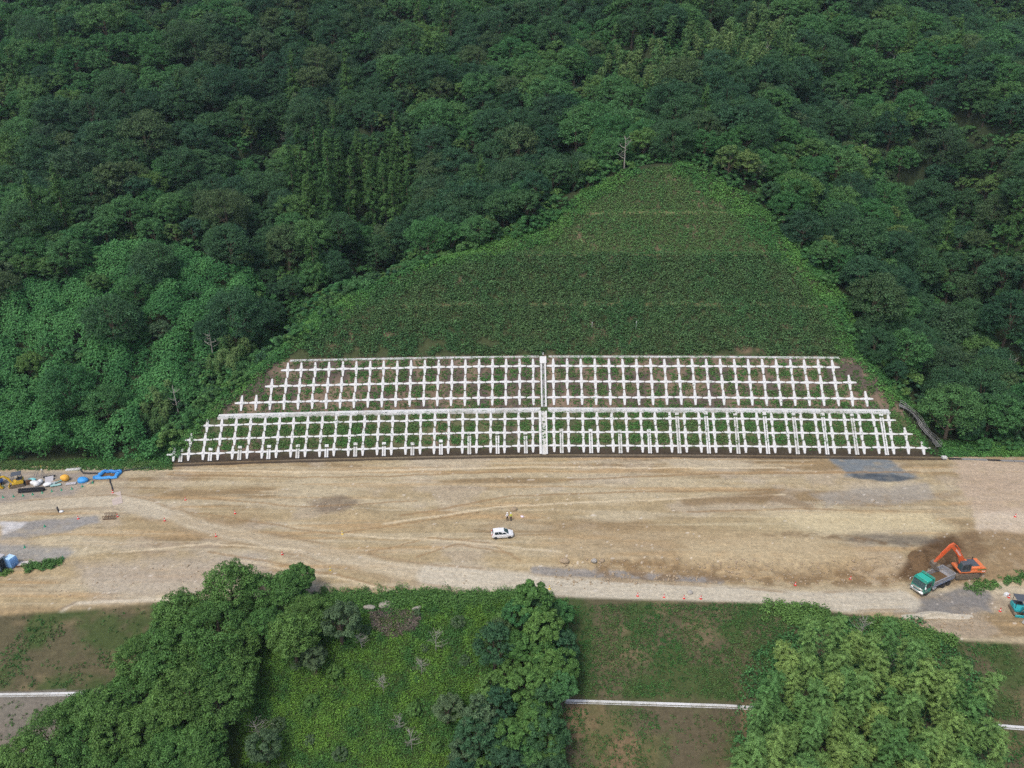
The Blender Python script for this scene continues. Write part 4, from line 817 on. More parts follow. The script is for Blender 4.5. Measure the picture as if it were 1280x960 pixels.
for x, y, s, lb in ((662, 790, 1.15, 'vine covered tree at the top of the green column right of the knoll'), (676, 822, 1.1, 'vine covered tree second from the top of the column right of the knoll'), (648, 838, 1.0, 'vine covered tree leaning over the knoll in the column'),
        (680, 862, 1.1, 'vine covered tree beside the end of the middle gutter'), (660, 886, 1.0, 'vine covered tree in the middle of the green column'), (672, 925, .95, 'vine covered tree low in the green column'), (640, 950, .9, 'vine covered tree at the bottom of the green column'), (630, 800, .8, 'small vine covered tree on the left of the green column'), (690, 960, .8, 'vine covered tree at the bottom edge right of the column')):
    p = at(x, y); cm, tm = F_vine[int(gg.integers(2))]; plant('vine_covered_tree', (('crown', cm), ('trunk', tm)), p, gg.uniform(0, 6.28), s, lb, 'tree', 'vine covered trees right of the knoll')
for x, y, s, lb in ((428, 806, 1.25, 'dark grey green tree between the wood and the knoll'), (396, 840, 1.0, 'grey green tree below the dark one on the knoll'), (270, 925, 1.2, 'grey green tree inside the foreground wood'), (600, 925, 1.35, 'grey green tree left of the vine column near the bottom'), (580, 965, 1.1, 'grey green tree at the bottom edge left of the column'),
        (335, 955, 1.0, 'grey green tree at the bottom edge right of the wood'), (560, 905, .9, 'small grey green tree on the right side of the knoll'), (130, 930, .9, 'grey green tree at the bottom of the wood near the left')):
    p = at(x, y); cm, tm = F_grey[int(gg.integers(2))]; plant('grey_green_tree', (('crown', cm), ('trunk', tm)), p, gg.uniform(0, 6.28), s, lb, 'tree', 'grey green trees around the knoll')
F_strip = variants(lambda k: broadleaf(760 + k, 2.2 + .4 * k, 6.2 + .8 * k, 5200, .15, (L_mid, L_near, L_dark)[k], 90), 3)
STRIP = [(612, 790), (640, 770), (700, 775), (705, 840), (700, 1000), (560, 1010), (590, 930), (615, 860)]
for x, y in darts(STRIP, 24, 700, gg):
    p = at(x, y + 18); k = int(gg.integers(3)); cm, tm = F_strip[k]; rg_ = 'in the upper part of the strip right of the knoll' if y < 840 else 'in the middle of the strip right of the knoll' if y < 910 else 'at the bottom of the strip right of the knoll'
    lb = ('mid green small tree ', 'bright green small tree ', 'dark green small tree ')[k] + rg_; plant('strip_tree', (('crown', cm), ('trunk', tm)), p, gg.uniform(0, 6.28), gg.uniform(.7, 1.05), lb, 'tree', lb.replace('tree', 'trees'))
KN = [(345, 960), (330, 880), (350, 810), (430, 775), (600, 760), (600, 860), (560, 960)]
for x, y in darts(KN, 40, 300, gg):
    p = at(x, y); k = int(gg.integers(2)); cm, tm = (F_grey[k], F_vine[k])[int(gg.random() < .35)]; rg_ = 'on the upper knoll' if y < 830 else 'on the middle of the knoll' if y < 900 else 'on the lower knoll'; nn = 'grey green' if cm.materials[0] == L_grey else 'bright green'
    r_ = plant('knoll_shrub', (('crown', cm), ('stem', tm)), (p.x, p.y, p.z - 1.2), gg.uniform(0, 6.28), gg.uniform(.28, .5), 'low ' + nn + ' shrub ' + rg_, 'shrub', 'low ' + nn + ' shrubs ' + rg_)
X = g.uniform(30, 95, 5200); Y = g.uniform(60, 101, 5200); Z = H(X, Y); u, v, _ = proj(np.stack([X, Y, Z], -1)); ok = inside(u, v, [(930, 830), (1000, 775), (1150, 775), (1215, 830), (1265, 960), (1270, 1100), (900, 1100)])
cover('grove_undergrowth', X[ok], Y[ok], Z[ok], 12, .8, 1.0, .22, L_mid, 'dark undergrowth beneath the bamboo grove', 'undergrowth', g)
F_bam = variants(lambda k: bamboo(800 + k, 11 + .9 * k, 5600, .20, L_bam, 1.35, 2.2), 6)
GROVE = [(955, 835), (990, 806), (1050, 798), (1120, 812), (1165, 840), (1205, 880), (1232, 940), (1248, 1060), (900, 1060), (918, 950), (940, 890)]
for x, y in darts(GROVE, 20, 4000, gg):
    p = at(x, y + 42); me, cu = F_bam[int(gg.integers(6))]
    plant('bamboo', (('plume', me), ('culm', cu)), p, gg.uniform(0, 6.28), gg.uniform(.68, 1.08), 'feathery green bamboo ' + (rg_ := ('along the top edge of the grove beside the road' if y < 810 else 'on the left rim of the grove by the gutter' if x < 985 else 'on the right rim of the grove' if x > 1185 else 'in the upper middle of the grove' if y < 875 else 'in the lower middle of the grove' if y < 950 else 'at the bottom edge of the grove')), 'bamboo', 'bamboo ' + rg_)
# standing dead trees
for q, (x, y, h, lb) in enumerate([(100, 250, 6, 'bleached dead tree poking out of the left hillside'), (780, 214, 7, 'single bleached dead trunk at the left of the tip of the cut'), (1070, 232, 9, 'bleached dead tree on the hillside right of the cut'), (1047, 122, 8, 'bleached dead tree high on the right hillside'), (1115, 86, 7, 'bleached dead tree at the upper right below the haze'),
        (268, 455, 8, 'bare dead tree beside the vine thicket left of the cut'), (224, 520, 8, 'thin dead tree in the hollow left of the cut'), (678, 232, 7, 'bare dead tree on the slope left of the tip of the cut'), (1120, 420, 8, 'leaning bare dead tree right of the cut'), (1060, 262, 6, 'small dead tree beside the right margin of the cut'), (205, 150, 7, 'dead tree in the upper left forest'), (360, 190, 6, 'dead tree above the cedars'),
        (955, 90, 8, 'bare dead tree below the pale bamboo'), (1255, 480, 8, 'dead trunk in the right hollow'), (12, 26, 7, 'bleached dead tree in the top left corner')]):
    p = at(x, y); tm, bm_ = bare_tree(900 + q, h, .16, 9, .45); s = 1.25 if y < 300 else 1.0
    plant('dead_tree', (('trunk', tm), ('branches', bm_)), p, 0, s, lb, 'dead tree', 'standing dead trees')
for q, (x, y, h, lb) in enumerate([(285, 845, 5.5, 'bleached bare tree at the right rim of the foreground wood'), (278, 868, 4.5, 'sprawling bleached dead tree below the bare one at the wood'), (325, 925, 4, 'thin dead shrub at the foot of the wood'), (453, 812, 3.5, 'small bare tree near the top of the knoll'), (480, 866, 3.5, 'grey leafless shrub in the middle of the knoll'), (545, 815, 4.2, 'grey twiggy shrub on the right of the knoll'),
        (527, 842, 3.5, 'bare shrub below the grey twiggy one on the knoll'), (500, 915, 3, 'bare shrub low on the knoll'), (515, 938, 3.5, 'lowest bare shrub on the knoll'), (1075, 800, 5, 'arching bare stem at the top of the bamboo grove'), (1100, 850, 6, 'dead trunk sticking out of the bamboo grove')]):
    p = at(x, y); tm, bm_ = bare_tree(950 + q, h, .06, 22, .6); plant('dead_shrub', (('trunk', tm), ('branches', bm_)), p, 0, 1, lb, 'dead shrub', 'bare shrubs in the foreground')

# pale bamboo clumps in the hollow, light pines by the tip of the cut, a dead brown patch and pale rock on the knoll
for poly, gap, lb in (([(262, 475), (285, 452), (318, 440), (322, 455), (290, 482)], 7, 'pale yellow green bamboo beside the left margin of the cut'), ([(176, 548), (190, 518), (215, 508), (216, 530), (200, 555)], 7, 'pale green bamboo in the hollow above the toe of the cut')):
    for x, y in darts(poly, gap, 120, gg): p = at(x, y); me, cu = V_bamp[int(gg.integers(3))]; plant('bamboo', (('plume', me), ('culm', cu)), p, gg.uniform(0, 6.28), gg.uniform(.5, .75), lb, 'bamboo', lb)
for x, y, s_, lb in ((908, 228, 1.15, 'light green spreading pine, left one at the right of the tip of the cut'), (930, 232, 1.2, 'light green spreading pine, right one at the right of the tip of the cut')):
    p = at(x, y); plant('pine_tree', (('crown', V_light[1][0]), ('trunk', V_light[1][1])), p, gg.uniform(0, 6.28), s_, lb, 'tree', 'spreading pines by the tip of the cut')
L_brown = leafmat('leaf_dead_vine', (.14, .11, .095), (.14, .11, .095), patch=(.09, .085, .05), pscale=.5, trans=.1)
X = g.uniform(-24, -10, 1500); Y = g.uniform(92, 101, 1500); Z = H(X, Y); u, v, _ = proj(np.stack([X, Y, Z], -1)); ok = inside(u, v, [(462, 768), (500, 764), (525, 770), (520, 788), (490, 800), (465, 785)])
cover('dead_vines', X[ok], Y[ok], Z[ok] + .3, 14, .5, .5, .12, L_brown, 'brown dead vines near the top of the knoll', 'vines', g)
rock_pale = paint('pale_bank_rock', (.27, .25, .21), .9, var=.3, scale=2)
for q, (x, y, r_, lb) in enumerate([(462, 761, .65, 'pale rock, left one at the lip of the knoll'), (484, 758, .95, 'pale rock, middle one at the lip of the knoll'), (521, 762, .55, 'pale rock, right one at the lip of the knoll')]):
    o = MB().add(*blob(r_, 140 + q, .4, (1.5, .7, .6), 2)).build('lip_rock', rock_pale, None, False); p = at(x, y); o.location = (p.x, p.y, p.z + .3); o.rotation_euler = (.2 * q, .1, .3 * q); tag(o, lb, 'rock', 'pale rocks at the lip of the knoll')

# ------------------------------------------------------------------ vehicles, people, gear on the site
white_paint = paint('white_car_paint', (.70, .71, .72), .25, var=.03, spec=.5); rubber = paint('tyre_rubber', (.022, .022, .024), .85, var=.2, dirt=(.2, .16, .11), dirt_amt=.35)
alloy = paint('wheel_alloy', (.45, .46, .47), .35, .7); glass_m = glass('dark_window_glass'); screen_m = glass('windscreen_glass', (.035, .075, .08)); lampw = paint('headlamp_glass', (.75, .78, .8), .15); lampr = paint('tail_lamp_red', (.45, .02, .03), .25)
black_pl = paint('black_plastic', (.028, .028, .03), .6); chrome = paint('chrome_trim', (.6, .62, .64), .25, .8); teal = paint('teal_truck_paint', (.012, .215, .155), .4, var=.08, dirt=(.24, .2, .14), dirt_amt=.5)
teal_roof = paint('teal_roof_paint', (.03, .36, .27), .35, var=.04); bed_grey = paint('worn_bed_steel', (.33, .34, .36), .55, .3, var=.18, dirt=(.3, .23, .15), dirt_amt=.6); bed_blue = paint('bluish_bed_panel', (.17, .22, .33), .5, .2, var=.15, dirt=(.3, .25, .18), dirt_amt=.4)
orange = paint('orange_machine_paint', (.60, .10, .028), .45, var=.1, dirt=(.26, .17, .10), dirt_amt=.5); orange_hi = paint('orange_body_paint', (.68, .17, .05), .45, var=.1, dirt=(.28, .2, .13), dirt_amt=.45); steel = paint('muddy_track_steel', (.16, .13, .10), .75, .3, var=.3, dirt=(.27, .2, .13), dirt_amt=.7)
slate = paint('slate_engine_cover', (.075, .085, .10), .6); green_strip = paint('green_decal', (.03, .16, .05), .5); white_dec = paint('white_lettering', (.78, .78, .76), .5, var=.02)
earth = paint('fresh_earth', (.135, .088, .048), .95, var=.35, scale=4, spec=.05); rock_m = paint('boulder_rock', (.30, .235, .16), .9, var=.3, scale=3, spec=.1); rock_grey = paint('grey_rock', (.33, .31, .28), .9, var=.3, scale=3)
cone_red = paint('cone_red_plastic', (.62, .03, .025), .5, var=.05); cone_white = paint('cone_white_band', (.8, .8, .78), .5, var=.03); cone_green = paint('cone_green_plastic', (.02, .30, .17), .5, var=.06); cone_yel = paint('cone_yellow_plastic', (.70, .50, .04), .5, var=.05)
def panel(c, u0, u1, v0, v1, th=.02, off=.006):
    """thin plate lying on the quad c (four corners, counter-clockwise from outside), within fractions u,v"""
    c = [Vector(p) for p in c]; f = lambda u, v: (c[0] * (1 - u) + c[1] * u) * (1 - v) + (c[3] * (1 - u) + c[2] * u) * v
    q = [f(u0, v0), f(u1, v0), f(u1, v1), f(u0, v1)]; n = (q[1] - q[0]).cross(q[3] - q[0]).normalized(); lo = [p + n * off for p in q]; hi = [p + n * (off + th) for p in q]
    mb = MB(); mb.add(lo + hi, [(3, 2, 1, 0), (4, 5, 6, 7), (0, 1, 5, 4), (1, 2, 6, 5), (2, 3, 7, 6), (3, 0, 4, 7)]); return mb
def wheel(par, x, y, r, w, s, rim_mat=alloy):
    M = Matrix.Translation((x, y, r)) @ Matrix.Rotation(math.pi / 2, 4, 'X')
    t = MB().lathe([(r * .62, -w / 2), (r * .95, -w / 2), (r, -w * .35), (r, w * .35), (r * .95, w / 2), (r * .62, w / 2)], 18).build('wheel', rubber, par); t.matrix_local = M
    rm = MB().lathe([(r * .60, -w * .42), (r * .60, w * .40), (r * .30, w * .30 if s < 0 else w * .30), (r * .14, w * .44)], 12).build('rim', rim_mat, t)
    rm2 = MB().lathe([(r * .14, -w * .44), (r * .30, -w * .30), (r * .6, -w * .41)], 12).build('rim', rim_mat, t)
    return t
def build_car(loc, rz):
    c = empty('parked_car', loc, rz, 'white compact hatchback parked on the bare earth', 'car')
    st = [(-1.96, .62, .72, .45), (-1.86, .78, .92, .30), (-1.45, .84, .95, .22), (-.6, .85, .93, .20), (.3, .85, .92, .20), (.95, .85, .95, .20), (1.45, .83, .86, .22), (1.80, .74, .74, .26), (1.97, .55, .60, .38)]
    mb = MB(); vs, fs = [], []
    for x, w, b, z0 in st: vs += [(x, y * w, z) for y, z in ((-.88, z0), (-1, z0 + .14), (-1.0, b * .78), (-.94, b), (-.5, b + .035), (.5, b + .035), (.94, b), (1, b * .78), (1, z0 + .14), (.88, z0))]
    for i in range(len(st) - 1):
        for k in range(10): a, b = i * 10 + k, i * 10 + (k + 1) % 10; fs.append((a, a + 10, b + 10, b))
    fs += [tuple(range(10)), tuple(range(len(vs) - 1, len(vs) - 11, -1))]; mb.add(vs, fs)
    body = mb.build('body', white_paint, c)
    bl, tl = [(-1.86, .80, .90), (1.12, .80, .93)], [(-1.60, .60, 1.45), (.22, .61, 1.50)]
    (xb0, yb, zb0), (xb1, _, zb1) = bl; (xt0, yt0, zt0), (xt1, yt1, zt1) = tl
    A, B, C_, D = (xb0, -yb, zb0), (xb1, -yb, zb1), (xt1, -yt1, zt1), (xt0, -yt0, zt0); A2, B2, C2, D2 = [(p[0], -p[1], p[2]) for p in (A, B, C_, D)]
    m1, m2 = (-.6, -.66, 1.53), (-.6, .66, 1.53)
    cab = MB(); cab.add([A, B, C_, D, A2, B2, C2, D2], [(0, 1, 2, 3), (5, 4, 7, 6), (1, 5, 6, 2), (4, 0, 3, 7), (3, 2, 6, 7)]).build('cabin', white_paint, c)
    MB().add([(xt0 - .06, -.57, 1.452), (-.7, -.6, 1.515), (xt1 - .02, -.6, 1.502), (xt1 - .02, .6, 1.502), (-.7, .6, 1.515), (xt0 - .06, .57, 1.452), (-.7, -.45, 1.535), (-.7, .45, 1.535)], [(0, 1, 6), (1, 2, 6), (2, 3, 7, 6), (3, 4, 7), (4, 5, 7), (5, 0, 6, 7)]).build('roof', white_paint, c)
    panel((B, B2, C2, C_), .07, .93, .06, .95).build('windshield', screen_m, c, False)
    panel((A2, A, D, D2), .10, .90, .25, .92).build('rear_window', glass_m, c, False)
    for P in ((A, B, C_, D), (B2, A2, D2, C2)):
        fl = P[0] == A
        for u0, u1 in (((.13, .40), (.425, .68), (.70, .93)) if fl else ((.07, .30), (.32, .575), (.60, .87))): panel(P, u0, u1, .12, .90 if (u0 > .1 and u1 < .9) else .62).build('side_window', glass_m, c, False)
    for s_ in (-1, 1):
        for x in (-1.26, 1.24): wheel(c, x, s_ * .76, .30, .2, s_)
        MB().box((1.80, s_ * .56, .66), (.26, .26, .14), (0, -.5, s_ * .5), bev=.03).build('headlight', lampw, c)
        MB().box((-1.88, s_ * .66, .92), (.12, .18, .34), (0, .25, 0), bev=.03).build('tail_light', lampr, c)
        MB().box((.78, s_ * .96, .98), (.14, .2, .13), bev=.03).build('mirror', white_paint, c)
        MB().box((-.55, s_ * .862, .74), (.16, .03, .03)).build('door_handle', chrome, c)
    MB().box((1.93, 0, .42), (.10, .9, .16), bev=.02).build('grille', black_pl, c)
    MB().box((-1.97, 0, .66), (.03, .34, .17)).build('number_plate', cone_white, c)
    return c
p = at(628, 670.5); build_car(p, R(6))

def build_truck(loc, rz):
    c = empty('dump_truck', loc, rz, 'teal green dump truck with a grey bed half full of earth', 'truck')
    MB().box((-.15, 0, .82), (6.9, .95, .28)).box((-.2, 0, .62), (3.0, 2.1, .34)).build('chassis', black_pl, c)
    prof = [(1.95, .62), (3.70, .62), (3.76, 1.35), (3.52, 2.60), (3.28, 2.80), (1.95, 2.80)]
    MB().prism(prof, 2.38).build('cab', teal, c)
    MB().box((2.58, 0, 2.85), (1.30, 2.20, .10), bev=.03).build('cab_roof', teal_roof, c)
    MB().box((3.52, 0, 2.74), (.36, 2.3, .07), (0, .35, 0), bev=.02).build('sun_visor', teal, c)
    W = 1.19; panel(((3.76, -W, 1.35), (3.76, W, 1.35), (3.52, W, 2.60), (3.52, -W, 2.60)), .05, .95, .12, .93).build('windshield', screen_m, c, False)
    for s_ in (-1, 1):
        q = ((2.0, -W, 1.5), (3.7, -W, 1.5), (3.5, -W, 2.6), (2.0, -W, 2.6)) if s_ < 0 else ((3.7, W, 1.5), (2.0, W, 1.5), (2.0, W, 2.6), (3.5, W, 2.6))
        panel(q, .12, .90, .05, .92).build('side_window', glass_m, c, False)
        MB().box((3.80, s_ * .92, .84), (.10, .36, .24), bev=.03).build('headlight', lampw, c)
        MB().tube([(3.6, s_ * 1.2, 2.5), (3.95, s_ * 1.42, 2.45), (3.95, s_ * 1.45, 1.8)], .025, 5).box((3.96, s_ * 1.46, 2.05), (.10, .22, .46), bev=.03).build('mirror', lampw if s_ > 0 else chrome, c)
        MB().box((3.2, s_ * 1.21, 1.05), (1.1, .05, .10)).build('step_trim', chrome, c)
        wheel(c, 2.75, s_ * 1.03, .50, .30, s_)
        for x in (-1.35, -2.65): wheel(c, x, s_ * .98, .50, .46, s_)
    MB().box((3.80, 0, 1.16), (.06, 1.9, .34), bev=.02).build('grille', chrome, c); MB().box((3.86, 0, .66), (.24, 2.44, .34), bev=.05).build('bumper', chrome, c)
    MB().box((1.62, 0, 2.28), (.20, 2.44, 1.42), bev=.04).box((1.72, 0, 3.02), (.42, 2.3, .10), (0, .2, 0)).build('headboard', teal, c)
    bed = MB(); bed.box((-1.12, 0, 1.24), (5.3, 2.3, .12)); bed.box((1.45, 0, 1.85), (.09, 2.44, 1.2))
    bd = bed.build('bed', bed_grey, c)
    for s_ in (-1, 1):
        MB().box((-1.12, s_ * 1.20, 1.72), (5.2, .08, .92), (s_ * -.06, 0, 0)).build('side_wall', bed_grey, bd); MB().box((-1.12, s_ * 1.255, 1.38), (5.1, .05, .26)).build('lower_panel', bed_blue, bd)
        for k in range(6): MB().box((-3.4 + k * .93, s_ * 1.27, 1.75), (.09, .07, .82)).build('side_rib', bed_grey, bd)
        MB().box((-1.12, s_ * 1.235, 2.20), (5.25, .13, .09)).build('top_rail', bed_grey, bd)
    MB().box((-3.78, 0, 1.74), (.09, 2.44, .94)).build('tailgate', bed_grey, bd); MB().box((-3.78, 0, 2.22), (.14, 2.5, .09)).build('top_rail', bed_grey, bd)
    n = 16; V = []; F = []
    for i in range(n + 1):
        for j in range(9):
            x = -3.0 + 4.35 * i / n; y = -1.12 + 2.24 * j / 8; h = .55 * math.exp(-((x + .3) / 1.45) ** 2 - (y / 1.1) ** 2) + .05 * random.random(); V.append((x, y, 1.31 + h))
    for i in range(n):
        for j in range(8): a = i * 9 + j; F.append((a, a + 9, a + 10, a + 1))
    MB().add(V, F).build('earth_load', earth, bd)
    MB().box((.95, 1.0, .80), (.9, .4, .5), bev=.06).build('fuel_tank', chrome, c); MB().box((.95, -1.0, .80), (.9, .4, .5), bev=.06).build('toolbox', black_pl, c)
    return c
p = at(1164, 733); build_truck((p.x, p.y, p.z + .0), R(180 + 27))

def bent(pts, w0, w1):
    """side outline of a boom: a path in x,z thickened by half depths w0..w1"""
    n = len(pts); up, dn = [], []
    for i, (x, z) in enumerate(pts):
        a = Vector(pts[min(i + 1, n - 1)]) - Vector(pts[max(i - 1, 0)]); a.normalize(); h = w0[i]; up.append((x - a.y * h, z + a.x * h)); dn.append((x + a.y * h, z - a.x * h))
    return dn + up[::-1]
def track(par, s_, L, w, h, y, mat=steel):
    r = h / 2; prof = [(-L / 2 + r * math.cos(a) - 0, r + r * math.sin(a)) for a in np.linspace(math.pi / 2, 3 * math.pi / 2, 7)] + [(L / 2 + r * math.cos(a), r + r * math.sin(a)) for a in np.linspace(-math.pi / 2, math.pi / 2, 7)]
    prof = [(x + (r if x < 0 else -r), z) for x, z in prof]
    t = MB().prism(prof, w, 'y', Matrix.Translation((0, s_ * y, 0))).build('track', mat, par)
    mb = MB(); n = int(L / .22)
    for k in range(n):
        x = -L / 2 + r + (L - 2 * r) * (k + .5) / n; mb.box((x, s_ * y, h + .015), (.12, w * 1.02, .05)); mb.box((x, s_ * y, -.0), (.12, w * 1.02, .04))
    mb.build('track_shoes', mat, t)
    for k in range(5):
        x = -L / 2 + r + (L - 2 * r) * k / 4; o = MB().lathe([(r * .62, -w * .54), (r * .62, w * .54)], 10, Matrix.Translation((x, s_ * y, r)) @ Matrix.Rotation(math.pi / 2, 4, 'X')).build('roller', mat, t)
    return t
def text_mesh(s, size, mat):
    cu = bpy.data.curves.new('lettering', 'FONT'); cu.body = s; cu.size = size; cu.align_x = 'CENTER'; cu.align_y = 'CENTER'; cu.extrude = .006
    o = bpy.data.objects.new('lettering', cu); COL.objects.link(o); me = bpy.data.meshes.new_from_object(o.evaluated_get(bpy.context.evaluated_depsgraph_get())); bpy.data.objects.remove(o)
    me.materials.clear(); me.materials.append(mat); return me
def build_excavator(loc, rz):
    c = empty('excavator', loc, rz, 'orange crawler excavator digging beside the dump truck', 'excavator')
    for s_ in (-1, 1): track(c, s_, 4.3, .62, .88, 1.15)
    MB().box((0, 0, .62), (2.2, 1.7, .5), bev=.1).lathe([(.75, .85), (.75, 1.08)], 16).build('undercarriage', steel, c)
    MB().box((-.5, 0, 1.30), (4.1, 2.6, .42), bev=.08).build('upper_deck', orange_hi, c)
    MB().box((-1.25, -.05, 1.78), (1.9, 2.5, .72), bev=.12).build('engine_housing', orange_hi, c); MB().box((-1.35, -.1, 2.17), (1.25, 1.9, .12), bev=.03).build('engine_hatch', slate, c)
    cw = [(-2.95, 1.12), (-2.1, 1.12), (-2.1, 2.1), (-2.75, 2.1), (-2.98, 1.85)]; w = MB().prism(cw, 2.62).build('counterweight', orange_hi, c)
    MB().box((-2.2, 1.318, 1.72), (1.5, .012, .20)).build('green_stripe', green_strip, c)
    MB().box((-2.52, 1.322, 1.42), (.6, .01, .12)).build('stripe', white_dec, w)
    MB().lathe([(.07, 0), (.07, .5), (.09, .5), (.09, .55)], 8, Matrix.Translation((-1.7, -.9, 2.15))).build('exhaust', black_pl, c)
    cb = [(-.25, 1.42), (1.42, 1.42), (1.55, 1.9), (1.30, 2.85), (.9, 2.98), (-.22, 2.98)]; Mc = Matrix.Translation((0, .82, 0))
    cab = MB().prism(cb, .98, 'y', Mc).build('cab', slate, c)
    panel(((1.55, .35, 1.9), (1.55, 1.29, 1.9), (1.30, 1.29, 2.85), (1.30, .35, 2.85)), .06, .94, .03, .95).build('windshield', screen_m, cab, False)
    panel(((1.45, 1.31, 1.6), (-.2, 1.31, 1.6), (-.2, 1.31, 2.9), (1.25, 1.31, 2.9)), .06, .45, .25, .92).build('side_window', glass_m, cab, False); panel(((1.45, 1.31, 1.6), (-.2, 1.31, 1.6), (-.2, 1.31, 2.9), (1.25, 1.31, 2.9)), .52, .94, .25, .92).build('side_window', glass_m, cab, False)
    MB().box((.45, .82, 3.0), (1.1, .8, .06), bev=.02).build('cab_roof', slate, cab)
    MB().tube([(1.0, .34, 1.5), (1.4, .32, 2.2), (1.3, .32, 2.8)], .03, 5).build('handrail', black_pl, c)
    path = [(.55, 1.75), (.95, 3.1), (1.9, 4.55), (3.35, 5.95)]; b = MB().prism(bent(path, [.26, .42, .38, .24], None), .46).build('boom', orange, c)
    d = Vector((3.35 - .95, 0, 5.95 - 3.1)).normalized(); me = text_mesh('HITACHI', .42, white_dec); o = link_mesh('lettering', me, None, b)
    ex = Vector((-d.x, 0, -d.z)); ez = Vector((0, 1, 0)); ey = ez.cross(ex); o.matrix_local = Matrix(((ex.x, ey.x, ez.x, 2.02), (ex.y, ey.y, ez.y, .245), (ex.z, ey.z, ez.z, 4.62), (0, 0, 0, 1)))
    a2 = [(2.95, 6.35), (3.45, 5.95), (4.6, 4.2), (5.55, 2.75)]; st = MB().prism(bent(a2, [.16, .30, .22, .13], None), .36).build('arm', orange, c)
    for s_ in (-1, 1): MB().tube([(.95, s_ * .38, 1.75), (1.55, s_ * .38, 3.0)], .085, 8).tube([(1.55, s_ * .38, 3.0), (1.95, s_ * .36, 4.1)], .05, 8).build('boom_cylinder', orange if s_ > 0 else steel, c)
    MB().tube([(1.55, 0, 4.85), (2.45, 0, 5.95)], .10, 8).tube([(2.45, 0, 5.95), (2.95, 0, 6.38)], .055, 8).build('arm_cylinder', orange, c)
    MB().tube([(3.75, 0, 6.05), (4.75, 0, 4.65)], .085, 8).tube([(4.75, 0, 4.65), (5.25, 0, 3.55)], .05, 8).build('bucket_cylinder', orange, c)
    bk = [(5.45, 2.95), (5.95, 2.6), (6.0, 1.95), (5.6, 1.5), (4.95, 1.35), (4.75, 1.6), (5.25, 1.85), (5.45, 2.2), (5.25, 2.6)]; bu = MB().prism(bk, 1.15).build('bucket', steel, c)
    for k in range(5): MB().prism([(4.98, 1.30), (4.98, 1.46), (4.55, 1.36)], .1, 'y', Matrix.Translation((0, -.46 + k * .23, 0))).build('bucket_tooth', chrome, bu)
    return c
p = at(1203, 717); build_excavator(p, R(180 + 4))
def build_mini(loc, rz, body, roofm, label, bucket_m=steel, sc=1.0):
    c = empty('mini_excavator', loc, rz, label, 'mini excavator', 'mini excavators', sc)
    for s_ in (-1, 1): track(c, s_, 2.1, .36, .5, .62)
    MB().box((0, 0, .36), (1.3, .9, .3), bev=.05).lathe([(.4, .5), (.4, .66)], 12).build('undercarriage', steel, c)
    MB().prism([(-.95, .64), (.75, .64), (.75, .9), (.2, .95), (.05, 1.25), (-.85, 1.3), (-1.0, 1.1)], 1.4).build('body', body, c); MB().box((-.5, 0, 1.33), (.75, 1.2, .08), bev=.02).build('engine_hatch', slate, c)
    MB().box((-.12, .15, 1.42), (.45, .5, .12), bev=.04).box((-.36, .15, 1.7), (.12, .5, .5), bev=.04).build('seat', black_pl, c)
    for x, y in ((-.75, -.6), (-.75, .6), (.45, -.6), (.45, .6)): MB().tube([(x, y, 1.0), (x, y, 2.35)], .035, 6).build('canopy_post', black_pl, c)
    MB().box((-.15, 0, 2.39), (1.55, 1.45, .09), bev=.03).build('canopy', roofm, c)
    b = MB().prism(bent([(.85, .85), (1.15, 1.7), (1.75, 2.3), (2.35, 2.25)], [.12, .17, .15, .10], None), .2).build('boom', body, c); MB().prism(bent([(2.2, 2.5), (2.42, 2.2), (2.65, .95)], [.08, .13, .08], None), .16).build('arm', body, c)
    MB().tube([(.98, 0, .75), (1.6, 0, 1.9)], .05, 7).build('boom_cylinder', chrome, c); MB().prism([(2.55, 1.0), (2.85, .8), (2.8, .35), (2.45, .12), (2.2, .2), (2.42, .45), (2.5, .7)], .5).build('bucket', bucket_m, c)
    MB().box((1.28, 0, .3), (.10, 1.5, .42), bev=.03).build('blade', body, c)
    return c
teal_m = paint('teal_machine_paint', (.03, .33, .36), .4, var=.06); yellow_m = paint('yellow_machine_paint', (.62, .40, .03), .45, var=.08, dirt=(.3, .22, .12), dirt_amt=.3); blue_m = paint('blue_machine_paint', (.06, .16, .42), .45, var=.08); white_m = paint('white_machine_paint', (.62, .63, .62), .45)
build_mini(at(1271, 765), R(-100), teal_m, slate, 'teal mini excavator at the right edge with its arm towards the camera', white_m, 1.15)
build_mini(at(23, 607), R(205), yellow_m, slate, 'yellow mini excavator in the yard beside the black beams', yellow_m, 1.15)
build_mini(at(-3, 606), R(150), blue_m, white_m, 'blue mini excavator cut off by the left edge', steel, 1.1)

